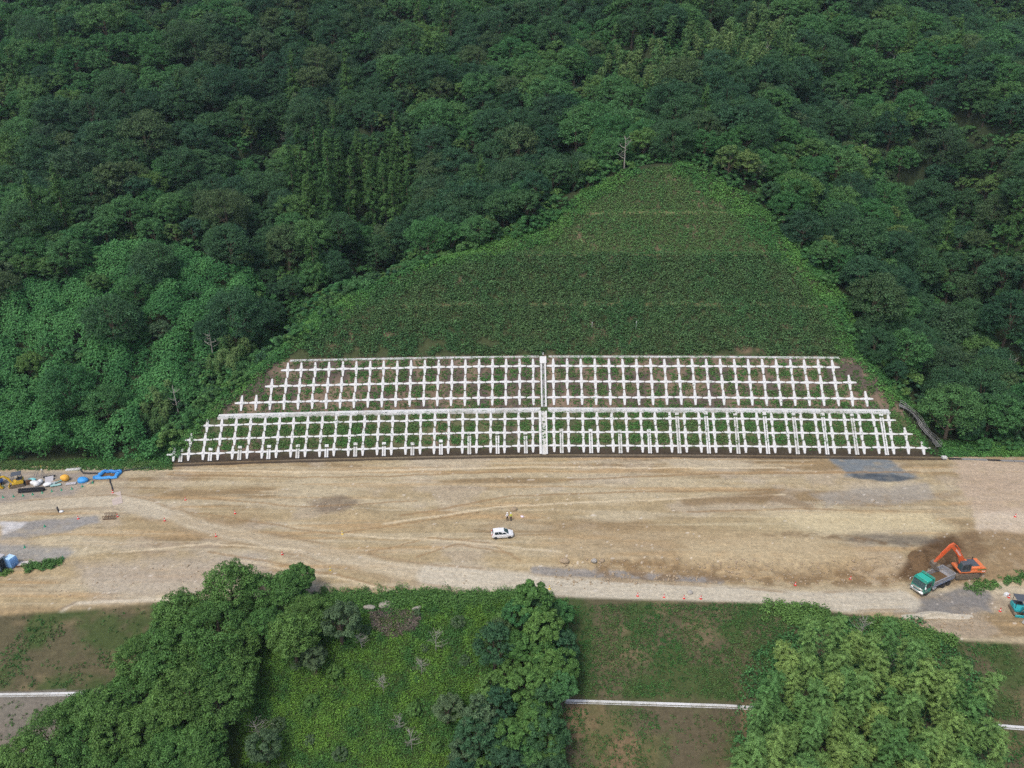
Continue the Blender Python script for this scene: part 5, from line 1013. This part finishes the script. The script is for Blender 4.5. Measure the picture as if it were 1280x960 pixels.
# people: one skinned body each, clothes over it
skin_m = paint('skin', (.48, .30, .21), .6, var=.05); navy = paint('dark_trousers', (.02, .022, .03), .8); shirt_w = paint('white_shirt', (.72, .73, .75), .8); vest_y = paint('yellow_green_vest', (.52, .60, .08), .7); helm = paint('white_helmet', (.8, .8, .8), .35)
def skin_obj(name, pts, edges, rad, mat, parent, sub=1, root=0):
    me = bpy.data.meshes.new(name); me.from_pydata(pts, edges, []); o = link_mesh(name, me, mat, parent); m = o.modifiers.new('skin', 'SKIN'); m.use_smooth_shade = True
    for i, r in enumerate(rad): me.skin_vertices[0].data[i].radius = (r, r) if not hasattr(r, '__len__') else r; me.skin_vertices[0].data[i].use_root = i == root
    s = o.modifiers.new('sub', 'SUBSURF'); s.levels = sub; s.render_levels = sub; return o
def build_person(loc, rz, label, top):
    c = empty('person', loc, rz, label, 'person', 'site workers standing by the car')
    P = [(0, 0, .95), (0, 0, 1.12), (0, .0, 1.32), (0, 0, 1.44), (.01, 0, 1.52), (.02, 0, 1.60), (.01, 0, 1.72)]; E = [(i, i + 1) for i in range(6)]; Rr = [(.15, .11), (.14, .10), (.17, .11), .07, .055, .085, .06]
    def chain(a, pts, rs):
        for p, r in zip(pts, rs): P.append(p); Rr.append(r); E.append((a, len(P) - 1)); a = len(P) - 1
        return a
    P.append((.10, 0, 1.60)); Rr.append(.018); E.append((5, len(P) - 1))                       # nose
    for s in (-1, 1):
        chain(0, [(0, s * .10, .88), (.02, s * .11, .50), (-.01, s * .11, .09), (.13, s * .12, .04)], [.085, .06, .042, .035])
        w = chain(3, [(0, s * .19, 1.40), (-.01, s * .25, 1.14), (.10 if s < 0 else .03, s * .25, .90)], [.055, .042, .03])
        hx, hy, hz = P[w]
        pm = chain(w, [(hx + .01, hy, hz - .07)], [.03])
        for k, (dx, L) in enumerate(((-.03, .07), (-.01, .085), (.012, .08), (.032, .065))): chain(pm, [(hx + dx, hy, hz - .07 - L * .55), (hx + dx + .01, hy - s * .015, hz - .07 - L)], [.0095, .008])
        chain(w, [(hx + .045, hy - s * .01, hz - .05), (hx + .055, hy - s * .02, hz - .09)], [.0105, .009])
    b = skin_obj('body', P, E, Rr, skin_m, c)
    T = [(0, 0, .93), (0, 0, 1.12), (0, 0, 1.32), (0, 0, 1.44), (0, -.19, 1.40), (-.01, -.25, 1.14), (.07, -.25, .98), (0, .19, 1.40), (-.01, .25, 1.14), (.02, .25, .98)]
    skin_obj('jacket', T, [(0, 1), (1, 2), (2, 3), (3, 4), (4, 5), (5, 6), (3, 7), (7, 8), (8, 9)], [(.17, .13), (.165, .125), (.195, .135), .09, .075, .06, .05, .075, .06, .05], top, c)
    L = [(0, 0, .98)]; EE = []; rr = [(.165, .125)]
    for s in (-1, 1): n = len(L); L += [(0, s * .10, .86), (.02, s * .11, .50), (-.01, s * .11, .12)]; EE += [(0, n), (n, n + 1), (n + 1, n + 2)]; rr += [.105, .08, .065]
    skin_obj('trousers', L, EE, rr, navy, c)
    for s in (-1, 1): MB().box((.06, s * .115, .05), (.28, .11, .11), bev=.03).build('boot', black_pl, c)
    MB().lathe([(.145, 1.665), (.135, 1.68), (.125, 1.72), (.10, 1.79), (.05, 1.825), (.01, 1.83)], 14, Matrix.Translation((.01, 0, 0))).build('helmet', helm, c)
    for s in (-1, 1): MB().add(*blob(.011, 3, 0, (1, 1, 1), 1), Matrix.Translation((.098, s * .035, 1.635))).build('eye', black_pl, c)
    return c
build_person(at(634.0, 650.6), R(-60), 'person in a white top, dark trousers and white helmet, standing', shirt_w)
build_person(at(638.6, 650.8), R(-110), 'person in a yellow green vest and white helmet, standing', vest_y)

# cones
def cone_src(mat, band, h=.7):
    b = MB().box((0, 0, .02), (.40, .40, .04), bev=.01).mesh('base', mat); s = MB().lathe([(.15, .04), (.025, h), (.02, h + .01)], 12).mesh('cone', mat)
    r = lambda z: .15 - .125 * (z - .04) / (h - .04)
    w = MB().lathe([(r(.25) + .006, .25), (r(.40) + .006, .40)], 12).mesh('band', band) if band else None
    return b, s, w
CR, CG, CY = cone_src(cone_red, cone_white, .80), cone_src(cone_green, None, .62), cone_src(cone_yel, cone_white, .85)
def cone(px, py, src, label, group, s=.95):
    p = at(px, py); r = empty('traffic_cone', p, random.uniform(0, 6.28), label, 'cone', group, s); link_mesh('base', src[0], None, r); k = link_mesh('cone', src[1], None, r)
    if src[2]: link_mesh('band', src[2], None, k)
for i, (x, y) in enumerate([(4, 622), (17, 621), (29, 620), (41, 618.5), (53, 616.5), (65, 614.5), (77, 613), (90, 611.5), (103, 608.5), (116, 604)]):
    cone(x, y, CG, ('first', 'second', 'third', 'fourth', 'fifth', 'sixth', 'seventh', 'eighth', 'ninth', 'tenth')[i] + ' green cone from the left in the row before the yard', 'green cones before the yard')
for x, y, lb in ((4.5, 609, 'green cone beside the blue mini excavator'), (56, 658.5, 'green cone on the grey gravel strip'), (31, 684.5, 'green cone on the gravel above the blue tank'), (79, 698, 'green cone at the right end of the bank with the bush')): cone(x, y, CG, lb, 'single green cones at the left')
for x, y, lb in ((98, 648.5, 'red cone on the gravel left of the rusty cage'), (147, 646, 'red cone at the end of the rusty cage'), (141, 616, 'red cone above the pale plates'), (206, 651, 'red cone above the haul road right of the cage'), (232, 625, 'red cone near the toe of the slope at left'), (270, 670.5, 'red cone below the haul road at left'), (294, 642, 'red cone above the haul road at left'), (353, 693, 'red cone below the haul road before the wood'),
        (797, 745, 'red cone first in the lip row by the haul road'), (830, 746.5, 'red cone second in the lip row by the haul road'), (855, 748, 'red cone third in the lip row by the haul road'), (876, 748.5, 'red cone fourth in the lip row by the haul road'), (994, 731.5, 'red cone on the upper side of the haul road'), (1063, 724, 'red cone on the haul road bank near the truck'), (1269, 646, 'red cone alone on the brown pad at far right'),
        (1261, 747, 'red cone beside the white box at right'), (1250, 764, 'red cone left of the teal digger')): cone(x, y, CR, lb, 'red cones on the site')
for x, y, lb in ((428, 667.5, 'yellow cone above the haul road in the middle'), (413, 712.5, 'yellow cone near the lip above the wood'), (687, 736, 'yellow cone on the lip above the vine column')): cone(x, y, CY, lb, 'yellow cones on the site')

# boulders and loose stone
for q, (x, y, r, m, lb) in enumerate([(642, 638, .62, rock_m, 'brown boulder behind the two people'), (705, 702, .75, rock_m, 'tan boulder beside the haul road'), (742, 702, .55, rock_grey, 'dark boulder next to a pale one by the haul road'), (752, 702, .50, rock_m, 'pale boulder next to a dark one by the haul road'), (862, 742, .5, rock_grey, 'grey stone on the lower side of the haul road')]):
    o = MB().add(*blob(r, 40 + q, .35, (1, .8, .8), 2), None).build('boulder', m, None, False); p = at(x, y); o.location = (p.x, p.y, p.z + r * .35); tag(o, lb, 'boulder', 'boulders on the site')
gs = np.random.default_rng(50); mb = MB(); shapes = [blob(1, 60 + k, .35, (1, .85, .7), 1) for k in range(4)]
def stones(n, fn, lo, hi):
    for _ in range(n):
        x, y = fn(); z = float(H(x, y)); s = lo + (hi - lo) * gs.random() ** 3; v, f = shapes[int(gs.integers(4))]; mb.add(v, f, Matrix.Translation((x, y, z + s * .2)) @ Matrix.Rotation(gs.uniform(0, 6.28), 4, 'Z') @ Matrix.Scale(s, 4))
def in_px(x0, x1, y0, y1): return lambda: tuple(flat(gs.uniform(x0, x1), gs.uniform(y0, y1))[:2])
stones(420, in_px(690, 1130, 698, 722), .07, .34); stones(120, in_px(1010, 1170, 625, 634), .06, .22); stones(200, in_px(500, 720, 625, 665), .05, .16); stones(160, in_px(60, 300, 700, 745), .05, .2); stones(120, in_px(1150, 1245, 755, 780), .06, .3); stones(120, in_px(380, 460, 618, 645), .06, .2); stones(900, in_px(150, 1180, 585, 728), .04, .14); stones(500, in_px(690, 1140, 700, 724), .06, .26)
o = mb.build('loose_stones', rock_m, None, False); tag(o, 'loose pale stones strewn over the bare site', 'stones', None, 'stuff')
def heap(px, py, rx, ry, h, mat, name, label, seed=1):
    p = at(px, py); V, F = [], []; n, k = 16, 44
    for i in range(n + 1):
        for j in range(k):
            a = j / k * 6.283; f = i / n; rr = f * (1 + .18 * math.sin(3 * a + seed) + .1 * math.sin(5 * a)); x, y = p.x + rx * rr * math.cos(a), p.y + ry * rr * math.sin(a)
            V.append((x, y, float(H(x, y)) + h * (math.cos(f * math.pi) * .5 + .5) * (1 + .25 * math.sin(7 * a * f + seed)) + h * .55 * (float(fbm(np.array(x / .7), np.array(y / .7), 88 + seed, 3)) - .5) * min(1, 3 * (1 - f)) + .05 * random.random() - (.15 if i == n else 0)))
    for i in range(n):
        for j in range(k): a, b = i * k + j, i * k + (j + 1) % k; F.append((a, a + k, b + k, b))
    o = MB().add(V, F).build(name, mat); tag(o, label, 'earth heap', 'heaps of earth by the excavator'); return o
heap(1156, 702, 3.2, 2.4, .8, earth, 'earth_heap', 'dark freshly dug earth heap behind the dump truck', 2)
heap(1172, 712, 1.6, 1.3, .8, paint('pale_earth', (.30, .24, .15), .95, var=.2), 'earth_heap', 'pale earth clod under the arm of the excavator', 5)
heap(1170, 770, 6, .9, .55, paint('pale_broken_rock', (.42, .38, .30), .9, var=.35, scale=2), 'rock_windrow', 'pale broken rock windrow below the grey gravel at right', 3)

# the yard at left
black_b = paint('black_beam_steel', (.03, .03, .034), .6, var=.3); rust = paint('rusty_brown_steel', (.13, .07, .04), .85, .2, var=.35, scale=5); plate_m = paint('pinkish_grey_plate', (.44, .37, .32), .8, var=.1, dirt=(.3, .25, .18), dirt_amt=.4); tarp = paint('blue_tarp', (.03, .18, .48), .55, var=.2, scale=1.5); tarp2 = paint('bright_blue_tarp', (.045, .27, .62), .55, var=.18)
sack_w = paint('white_sack', (.62, .63, .63), .8, var=.12, scale=3); sack_y = paint('orange_sack', (.68, .36, .05), .7, var=.1); timber = paint('weathered_timber', (.34, .27, .18), .9, var=.25, scale=4); sheet_g = paint('grey_sheet', (.38, .37, .38), .7, var=.15); teal_p = paint('pale_teal_board', (.25, .42, .40), .7); tank_b = paint('blue_plastic_tank', (.18, .36, .66), .5, var=.06); tank_l = paint('pale_blue_lid', (.42, .62, .80), .5, var=.05); grey_c = paint('grey_green_container', (.28, .33, .34), .6, var=.08); galv = paint('galvanised_pipe', (.30, .30, .30), .45, .5)
def item(name, mb, mat, px, py, rz, label, cat, group=None, z=0.0, sm=True):
    o = mb.build(name, mat, None, sm); p = at(px, py); o.location = (p.x, p.y, p.z + z); o.rotation_euler = (0, 0, rz); return tag(o, label, cat, group)
for k, (dy, dz, lb) in enumerate(((-.35, 0, 'black steel beam, front one of the pair lying lowest in the yard'), (.15, 0, 'black steel beam, rear one of the pair lying lowest in the yard'), (-.1, .38, 'black steel beam lying on top of the other two'))):
    mb = MB().prism([(-.16, 0), (.16, 0), (.16, .05), (.04, .08), (.04, .28), (.16, .31), (.16, .36), (-.16, .36), (-.16, .31), (-.04, .28), (-.04, .08), (-.16, .05)], 4.7, 'x'); item('steel_girder', mb, black_b, 37, 617.0, R(9), lb, 'beam', 'black beams in the yard', .06 + dz); o = bpy.context.scene.objects[-1] if False else None
    ob = [q for q in COL.objects if q.name.startswith('steel_girder')][-1]; ob.location.y += dy + .9
for q, (x, y, r, s, lb) in enumerate([(43, 605.5, .75, (1, .8, .7), 'white sack left of the heap of materials'), (47, 607, .7, (1, .8, .75), 'white sack in front of the heap of materials'), (51, 604, .7, (1, .9, .8), 'white sack in the middle of the heap of materials'), (60, 607.5, .8, (1, .9, .55), 'flattened white sack right of the black beams')]): item('sack', MB().add(*blob(r, 70 + q, .25, s, 2)), sack_w, x, y, q, lb, 'sack', 'white sacks in the yard', .35)
item('drum', MB().lathe([(.3, 0), (.3, .3), (.315, .32), (.3, .34), (.3, .85), (.27, .86)], 14), rust, 35, 605.5, 0, 'rusty brown drum beside the yellow mini excavator', 'drum', 'rusty drums'); item('drum', MB().lathe([(.3, 0), (.3, .3), (.315, .32), (.3, .34), (.3, .85), (.27, .86)], 14), rust, 38.5, 604.5, 0, 'rusty brown drum beside the white sacks', 'drum', 'rusty drums')
item('tarp_bundle', MB().add(*blob(.7, 81, .3, (1.1, .8, .6), 2)), paint('aqua_tarp', (.22, .55, .55), .6), 41, 601.5, 0, 'pale aqua bundle behind the white sacks', 'bundle', None, .35)
for q, (x, y, w, l, rz, m, lb) in enumerate([(62, 601, 1.5, 1.7, 25, sheet_g, 'grey sheet leaning behind the heap of materials'), (65, 606, 1.2, 1.4, 10, sheet_g, 'grey sheet lying in front of the heap of materials'), (70, 607.5, 1.9, .6, 20, teal_p, 'pale teal board at the right of the heap of materials')]): item('sheet', MB().box((0, 0, .12 + .1 * (q == 0)), (w, l, .10), (.25 if q == 0 else .06, 0, 0)), m, x, y, R(rz), lb, 'board', 'boards in the yard', .12, False)
for q, (x, y, lb) in enumerate([(68, 602, 'timber plank, left one on the heap of materials'), (69.5, 602.5, 'timber plank, middle one on the heap of materials'), (71, 603, 'timber plank, right one on the heap of materials')]): item('plank', MB().box((0, 0, 0), (.22, 2.2, .07)), timber, x, y, R(-35 + q * 4), lb, 'plank', 'planks in the yard', .22, False)
item('pipe', MB().tube([(0, -1.2, .2), (0, 1.2, .2)], .12, 8), teal_p, 73.5, 603, R(-40), 'pale blue pipe at the right of the planks', 'pipe'); item('girder', MB().box((0, 0, .2), (2.2, .3, .25)), black_b, 62, 597, R(20), 'dark beam across the back of the heap of materials', 'beam', None, .1)
item('bulk_bag', MB().add(*blob(.85, 90, .18, (1, .95, .85), 3)), sack_y, 82, 600.5, 0, 'orange yellow bulk bag in the yard', 'bag', None, .55)
item('concrete_block', MB().box((0, 0, .1), (1.9, .8, .16), bev=.03), sheet_g, 89, 605, R(12), 'grey slab lying between the bulk bag and the cones', 'slab', None, .02); item('concrete_block', MB().box((0, 0, .14), (3.0, .8, .24), bev=.03), concrete_old, 92, 587.5, R(6), 'long grey slab at the back of the yard on the grass', 'slab', None, .02)
item('covered_heap', MB().add(*blob(1.0, 95, .3, (1.15, .9, .6), 3)), tarp2, 103.5, 601.5, 0, 'heap under a bright blue tarp', 'tarp heap', None, .2)
mb = MB(); 
for k in range(3): mb.tube([(math.cos(a) * (.85 - .04 * k), math.sin(a) * .75, .06 + .07 * k) for a in np.linspace(0, 6.283, 18)], .035, 5)
item('wire_coil', mb, galv, 112, 602.5, 0, 'coil of pale wire beside the blue tarps', 'coil')
# tarp-lined settling basin: four sandbag walls under blue sheeting round a brown floor
pc = [at(*q) for q in ((119, 599), (145, 597.5), (151, 590.5), (131, 590.5))]; bx = empty('settling_basin', (sum((q.x for q in pc)) / 4, sum((q.y for q in pc)) / 4, pc[0].z), 0, 'settling basin with low walls under bright blue tarps', 'basin'); o0 = bx.location
for k in range(4):
    a, b = pc[k], pc[(k + 1) % 4]; n = 7; path = [a.lerp(b, f / n) - o0 + Vector((.22 * random.uniform(-1, 1), .22 * random.uniform(-1, 1), .16 + .18 * random.random())) for f in range(n + 1)]; MB().tube(path, [.26 + .24 * random.random() for _ in path], 7).build('tarp_wall', (tarp2, tarp2, tarp, tarp2)[k], bx)
MB().add([tuple(q - o0 + Vector((0, 0, .04))) for q in pc], [(0, 1, 2, 3)]).build('floor', earth, bx, False)
mb = MB(); pts = [at(*q) + Vector((0, 0, .15)) for q in ((137, 599), (138, 604), (140, 609), (141, 614))]; mb.tube(pts, .12, 6); tag(mb.build('hose', black_b), 'black hose running from the settling basin to the pale plates', 'hose')
mb = MB(); pts = [at(*q) + Vector((0, 0, .2)) for q in ((101, 588.5), (104, 592), (112, 592.5), (122, 592.5), (129, 592))]; mb.tube(pts, .16, 6); tag(mb.build('hose', black_b), 'black hose behind the blue tarp heap', 'hose')
mb = MB(); pts = [at(*q) + Vector((0, 0, .2)) for q in ((150, 590), (160, 588.5), (172, 587), (184, 585.5), (197, 584))]; mb.tube(pts, .13, 6); tag(mb.build('hose', black_b), 'black pipe leading from the settling basin to the cut', 'hose')
pl = empty('steel_plates', at(146.5, 626), R(29), 'row of pale pinkish steel road plates laid across the track', 'plates'); 
for k in range(3): MB().box((0, 2.6 - k * 1.62, .03), (1.75, 1.58, .035), (0, 0, random.uniform(-.02, .02))).build('plate', plate_m, pl, False)
cg = empty('steel_cage', at(138, 647.5), R(3), 'rusty brown steel cage lying beside a red cone', 'cage')
for z in (.08, .75):
    for y in (-.55, .55): MB().tube([(-1.15, y, z), (1.15, y, z)], .05, 5).build('rail', rust, cg)
for k in range(9):
    x = -1.1 + k * .275
    MB().tube([(x, -.55, .08), (x, -.55, .78)], .035, 4).tube([(x, .55, .08), (x, .55, .85 + .1 * (k % 2))], .035, 4).tube([(x, -.55, .08), (x, .55, .08)], .03, 4).build('bar', rust, cg)
sg = empty('sign_stand', at(74.5, 640), R(10), 'small sign stand with a white sandbag on the haul road', 'sign'); MB().box((-.18, 0, .62), (.10, .55, 1.15), (0, -.1, 0), bev=.02).build('board', slate, sg); MB().add(*blob(.42, 97, .2, (1.1, .8, .5), 2), Matrix.Translation((.4, -.15, .16))).build('sandbag', sack_w, sg); MB().tube([(-.18, -.2, .1), (.4, -.2, .02)], .03, 5).tube([(-.18, .2, .1), (.4, .2, .02)], .03, 5).build('foot', galv, sg)
tk = empty('water_tank', at(15, 707), R(-20), 'blue box shaped tank at the left edge', 'tank'); MB().prism([(-.75, 0), (.75, 0), (.9, .55), (.9, 1.35), (.7, 1.75), (-.7, 1.75), (-.9, 1.35), (-.9, .55)], 1.35).build('shell', tank_b, tk); MB().box((0, 0, 1.80), (1.35, 1.3, .12), bev=.04).build('lid', tank_l, tk)
for s_ in (-1, 1): MB().box((s_ * .6, 0, .05), (.2, 1.45, .16)).build('skid', black_pl, tk)
cn = empty('site_container', at(-3, 712), R(-12), 'grey green container cut off by the left edge', 'container'); MB().box((0, 0, 1.25), (2.4, 2.2, 2.4), bev=.05).build('shell', grey_c, cn); MB().box((0, 0, 2.5), (2.5, 2.3, .10), bev=.02).build('roof', sheet_g, cn); MB().box((1.22, .1, 1.2), (.05, .9, 2.0)).build('door', black_pl, cn)
fr = empty('pipe_rack', at(33, 705), R(8), 'pale rack of pipes and boards lying beside the blue tank', 'rack')
for k in range(6): MB().tube([(-1.2, -.6 + k * .22, .22), (1.25, -.6 + k * .22, .22)], .07, 6).build('pipe', (sack_w, plate_m)[k % 2], fr)
for s_ in (-1, 1): MB().box((s_ * .85, 0, .08), (.14, 1.5, .12)).build('bearer', timber, fr)
MB().box((-.2, -.72, .16), (2.3, .25, .22)).build('board', rust, fr)
item('white_box', MB().box((0, 0, .3), (.75, .55, .55), bev=.04), white_m, 1257.5, 745, .4, 'white box beside a red cone at right', 'box'); item('bag', MB().add(*blob(.32, 99, .2, (1, .8, .6), 2)), paint('pinkish_white_bag', (.75, .62, .72), .7), 652.8, 646.3, 0, 'small pinkish white bag on the ground right of the people', 'bag', None, .12)
# bamboo poles / tripods behind the yard
for q, (x, y, lb) in enumerate([(42, 596.5, 'leaning pale pole, left one behind the yard'), (45, 597, 'leaning pale pole, right one behind the yard')]): item('pole', MB().tube([(0, 0, 0), (.9 + .1 * q, .2, 1.9)], .045, 5), galv, x, y, 0, lb, 'pole', 'poles behind the yard')
tp = empty('survey_tripod', at(54.5, 595.5), 0, 'survey tripod with a white head behind the yard', 'tripod')
for k in range(3): a = k * 2.094; MB().tube([(math.cos(a) * .55, math.sin(a) * .55, 0), (0, 0, 1.5)], .035, 5).build('leg', galv, tp)
MB().box((0, 0, 1.62), (.25, .25, .3), bev=.04).build('head', sack_w, tp); MB().tube([(0, 0, 1.7), (0, 0, 2.6)], .03, 5).build('mast', cone_yel, tp)
# stair with handrails climbing the right margin of the cut
path = [at(x, y) for x, y in ((1123, 510), (1131, 514), (1140, 521), (1147, 529), (1152, 538), (1158, 546), (1166, 554), (1173, 563))]; sr = empty('pipe_stair', path[-1], 0, 'grey pipe stair with handrails climbing the right margin of the cut', 'stair'); o0 = sr.location.copy()
def along(f): x = f * (len(path) - 1); i = min(int(x), len(path) - 2); return path[i].lerp(path[i + 1], x - i)
def sidev(f): d = along(min(f + .02, 1)) - along(max(f - .02, 0)); s = Vector((-d.y, d.x, 0)); return s.normalized()
for k in range(38):
    f = (k + .5) / 38; q = along(f) - o0 + Vector((0, 0, .85)); s = sidev(f); MB().box(q, (1.0, .26, .06), (0, 0, math.atan2(s.y, s.x))).build('tread', galv, sr, False)
for sg_ in (-1, 1):
    for h_ in (.8, 1.3, 1.75): MB().tube([along(f) - o0 + sidev(f) * .52 * sg_ + Vector((0, 0, h_)) for f in np.linspace(0, 1, 22)], .04, 5).build('stringer' if h_ < .9 else 'handrail', galv, sr)
    for f in np.linspace(.02, .98, 11): b = along(f) - o0 + sidev(f) * .52 * sg_; MB().tube([b + Vector((0, 0, -.3)), b + Vector((0, 0, 1.77))], .035, 5).build('post', galv, sr)
# dark channel along the foot of the right hill
a, b = at(1186, 574), at(1300, 578); dr = empty('foot_drain', a, 0, 'dark drain channel along the foot of the right hill', 'drain'); n = 7
for k in range(n): p, q = (b - a) * (k / n), (b - a) * ((k + 1) / n - .006); MB().box((p + q) / 2 + Vector((0, 0, .06)), ((q - p).length, .55, .3), (0, 0, math.atan2((b - a).y, (b - a).x))).build('channel_length', groove_m if k % 3 else black_b, dr, False)
MB().box(Vector((-.8, .4, .2)), (1.0, .8, .5), bev=.04).build('inlet_box', concrete_old, dr)
# small posts seen on the slope
for q, (x, y, lb) in enumerate([(795, 411, 'thin white post on the shrubby tier right of the drain'), (740, 409, 'short white post on the shrubby tier above the drain')]): p = at(x, y); o = MB().tube([(0, 0, -.3), (0, 0, 1.9 - q * .6)], .06, 6).build('marker_post', sack_w); o.location = p; tag(o, lb, 'post', 'white marker posts')
p = at(678.5, 443); o = MB().box((0, 0, .25), (.45, .4, .5), bev=.05).build('marker_block', sack_w); o.location = p; tag(o, 'small white block at the head of the central drain', 'block')

# ------------------------------------------------------------------ the air
hz, hn, hl, hb = nodes('haze_air'); hn.remove(hb)
pv = hn.new('ShaderNodeVolumePrincipled'); pv.inputs['Color'].default_value = (.70, .88, 1.0, 1); pv.inputs['Density'].default_value = HAZE; pv.inputs['Anisotropy'].default_value = .2
hl.new(pv.outputs[0], hn['Material Output'].inputs['Volume'])
tag(MB().box((0, 350, 78), (1310, 1120, 246)).build('haze', hz, None, False), 'thin pale blue haze in the air over the valley', 'haze', None, 'stuff')
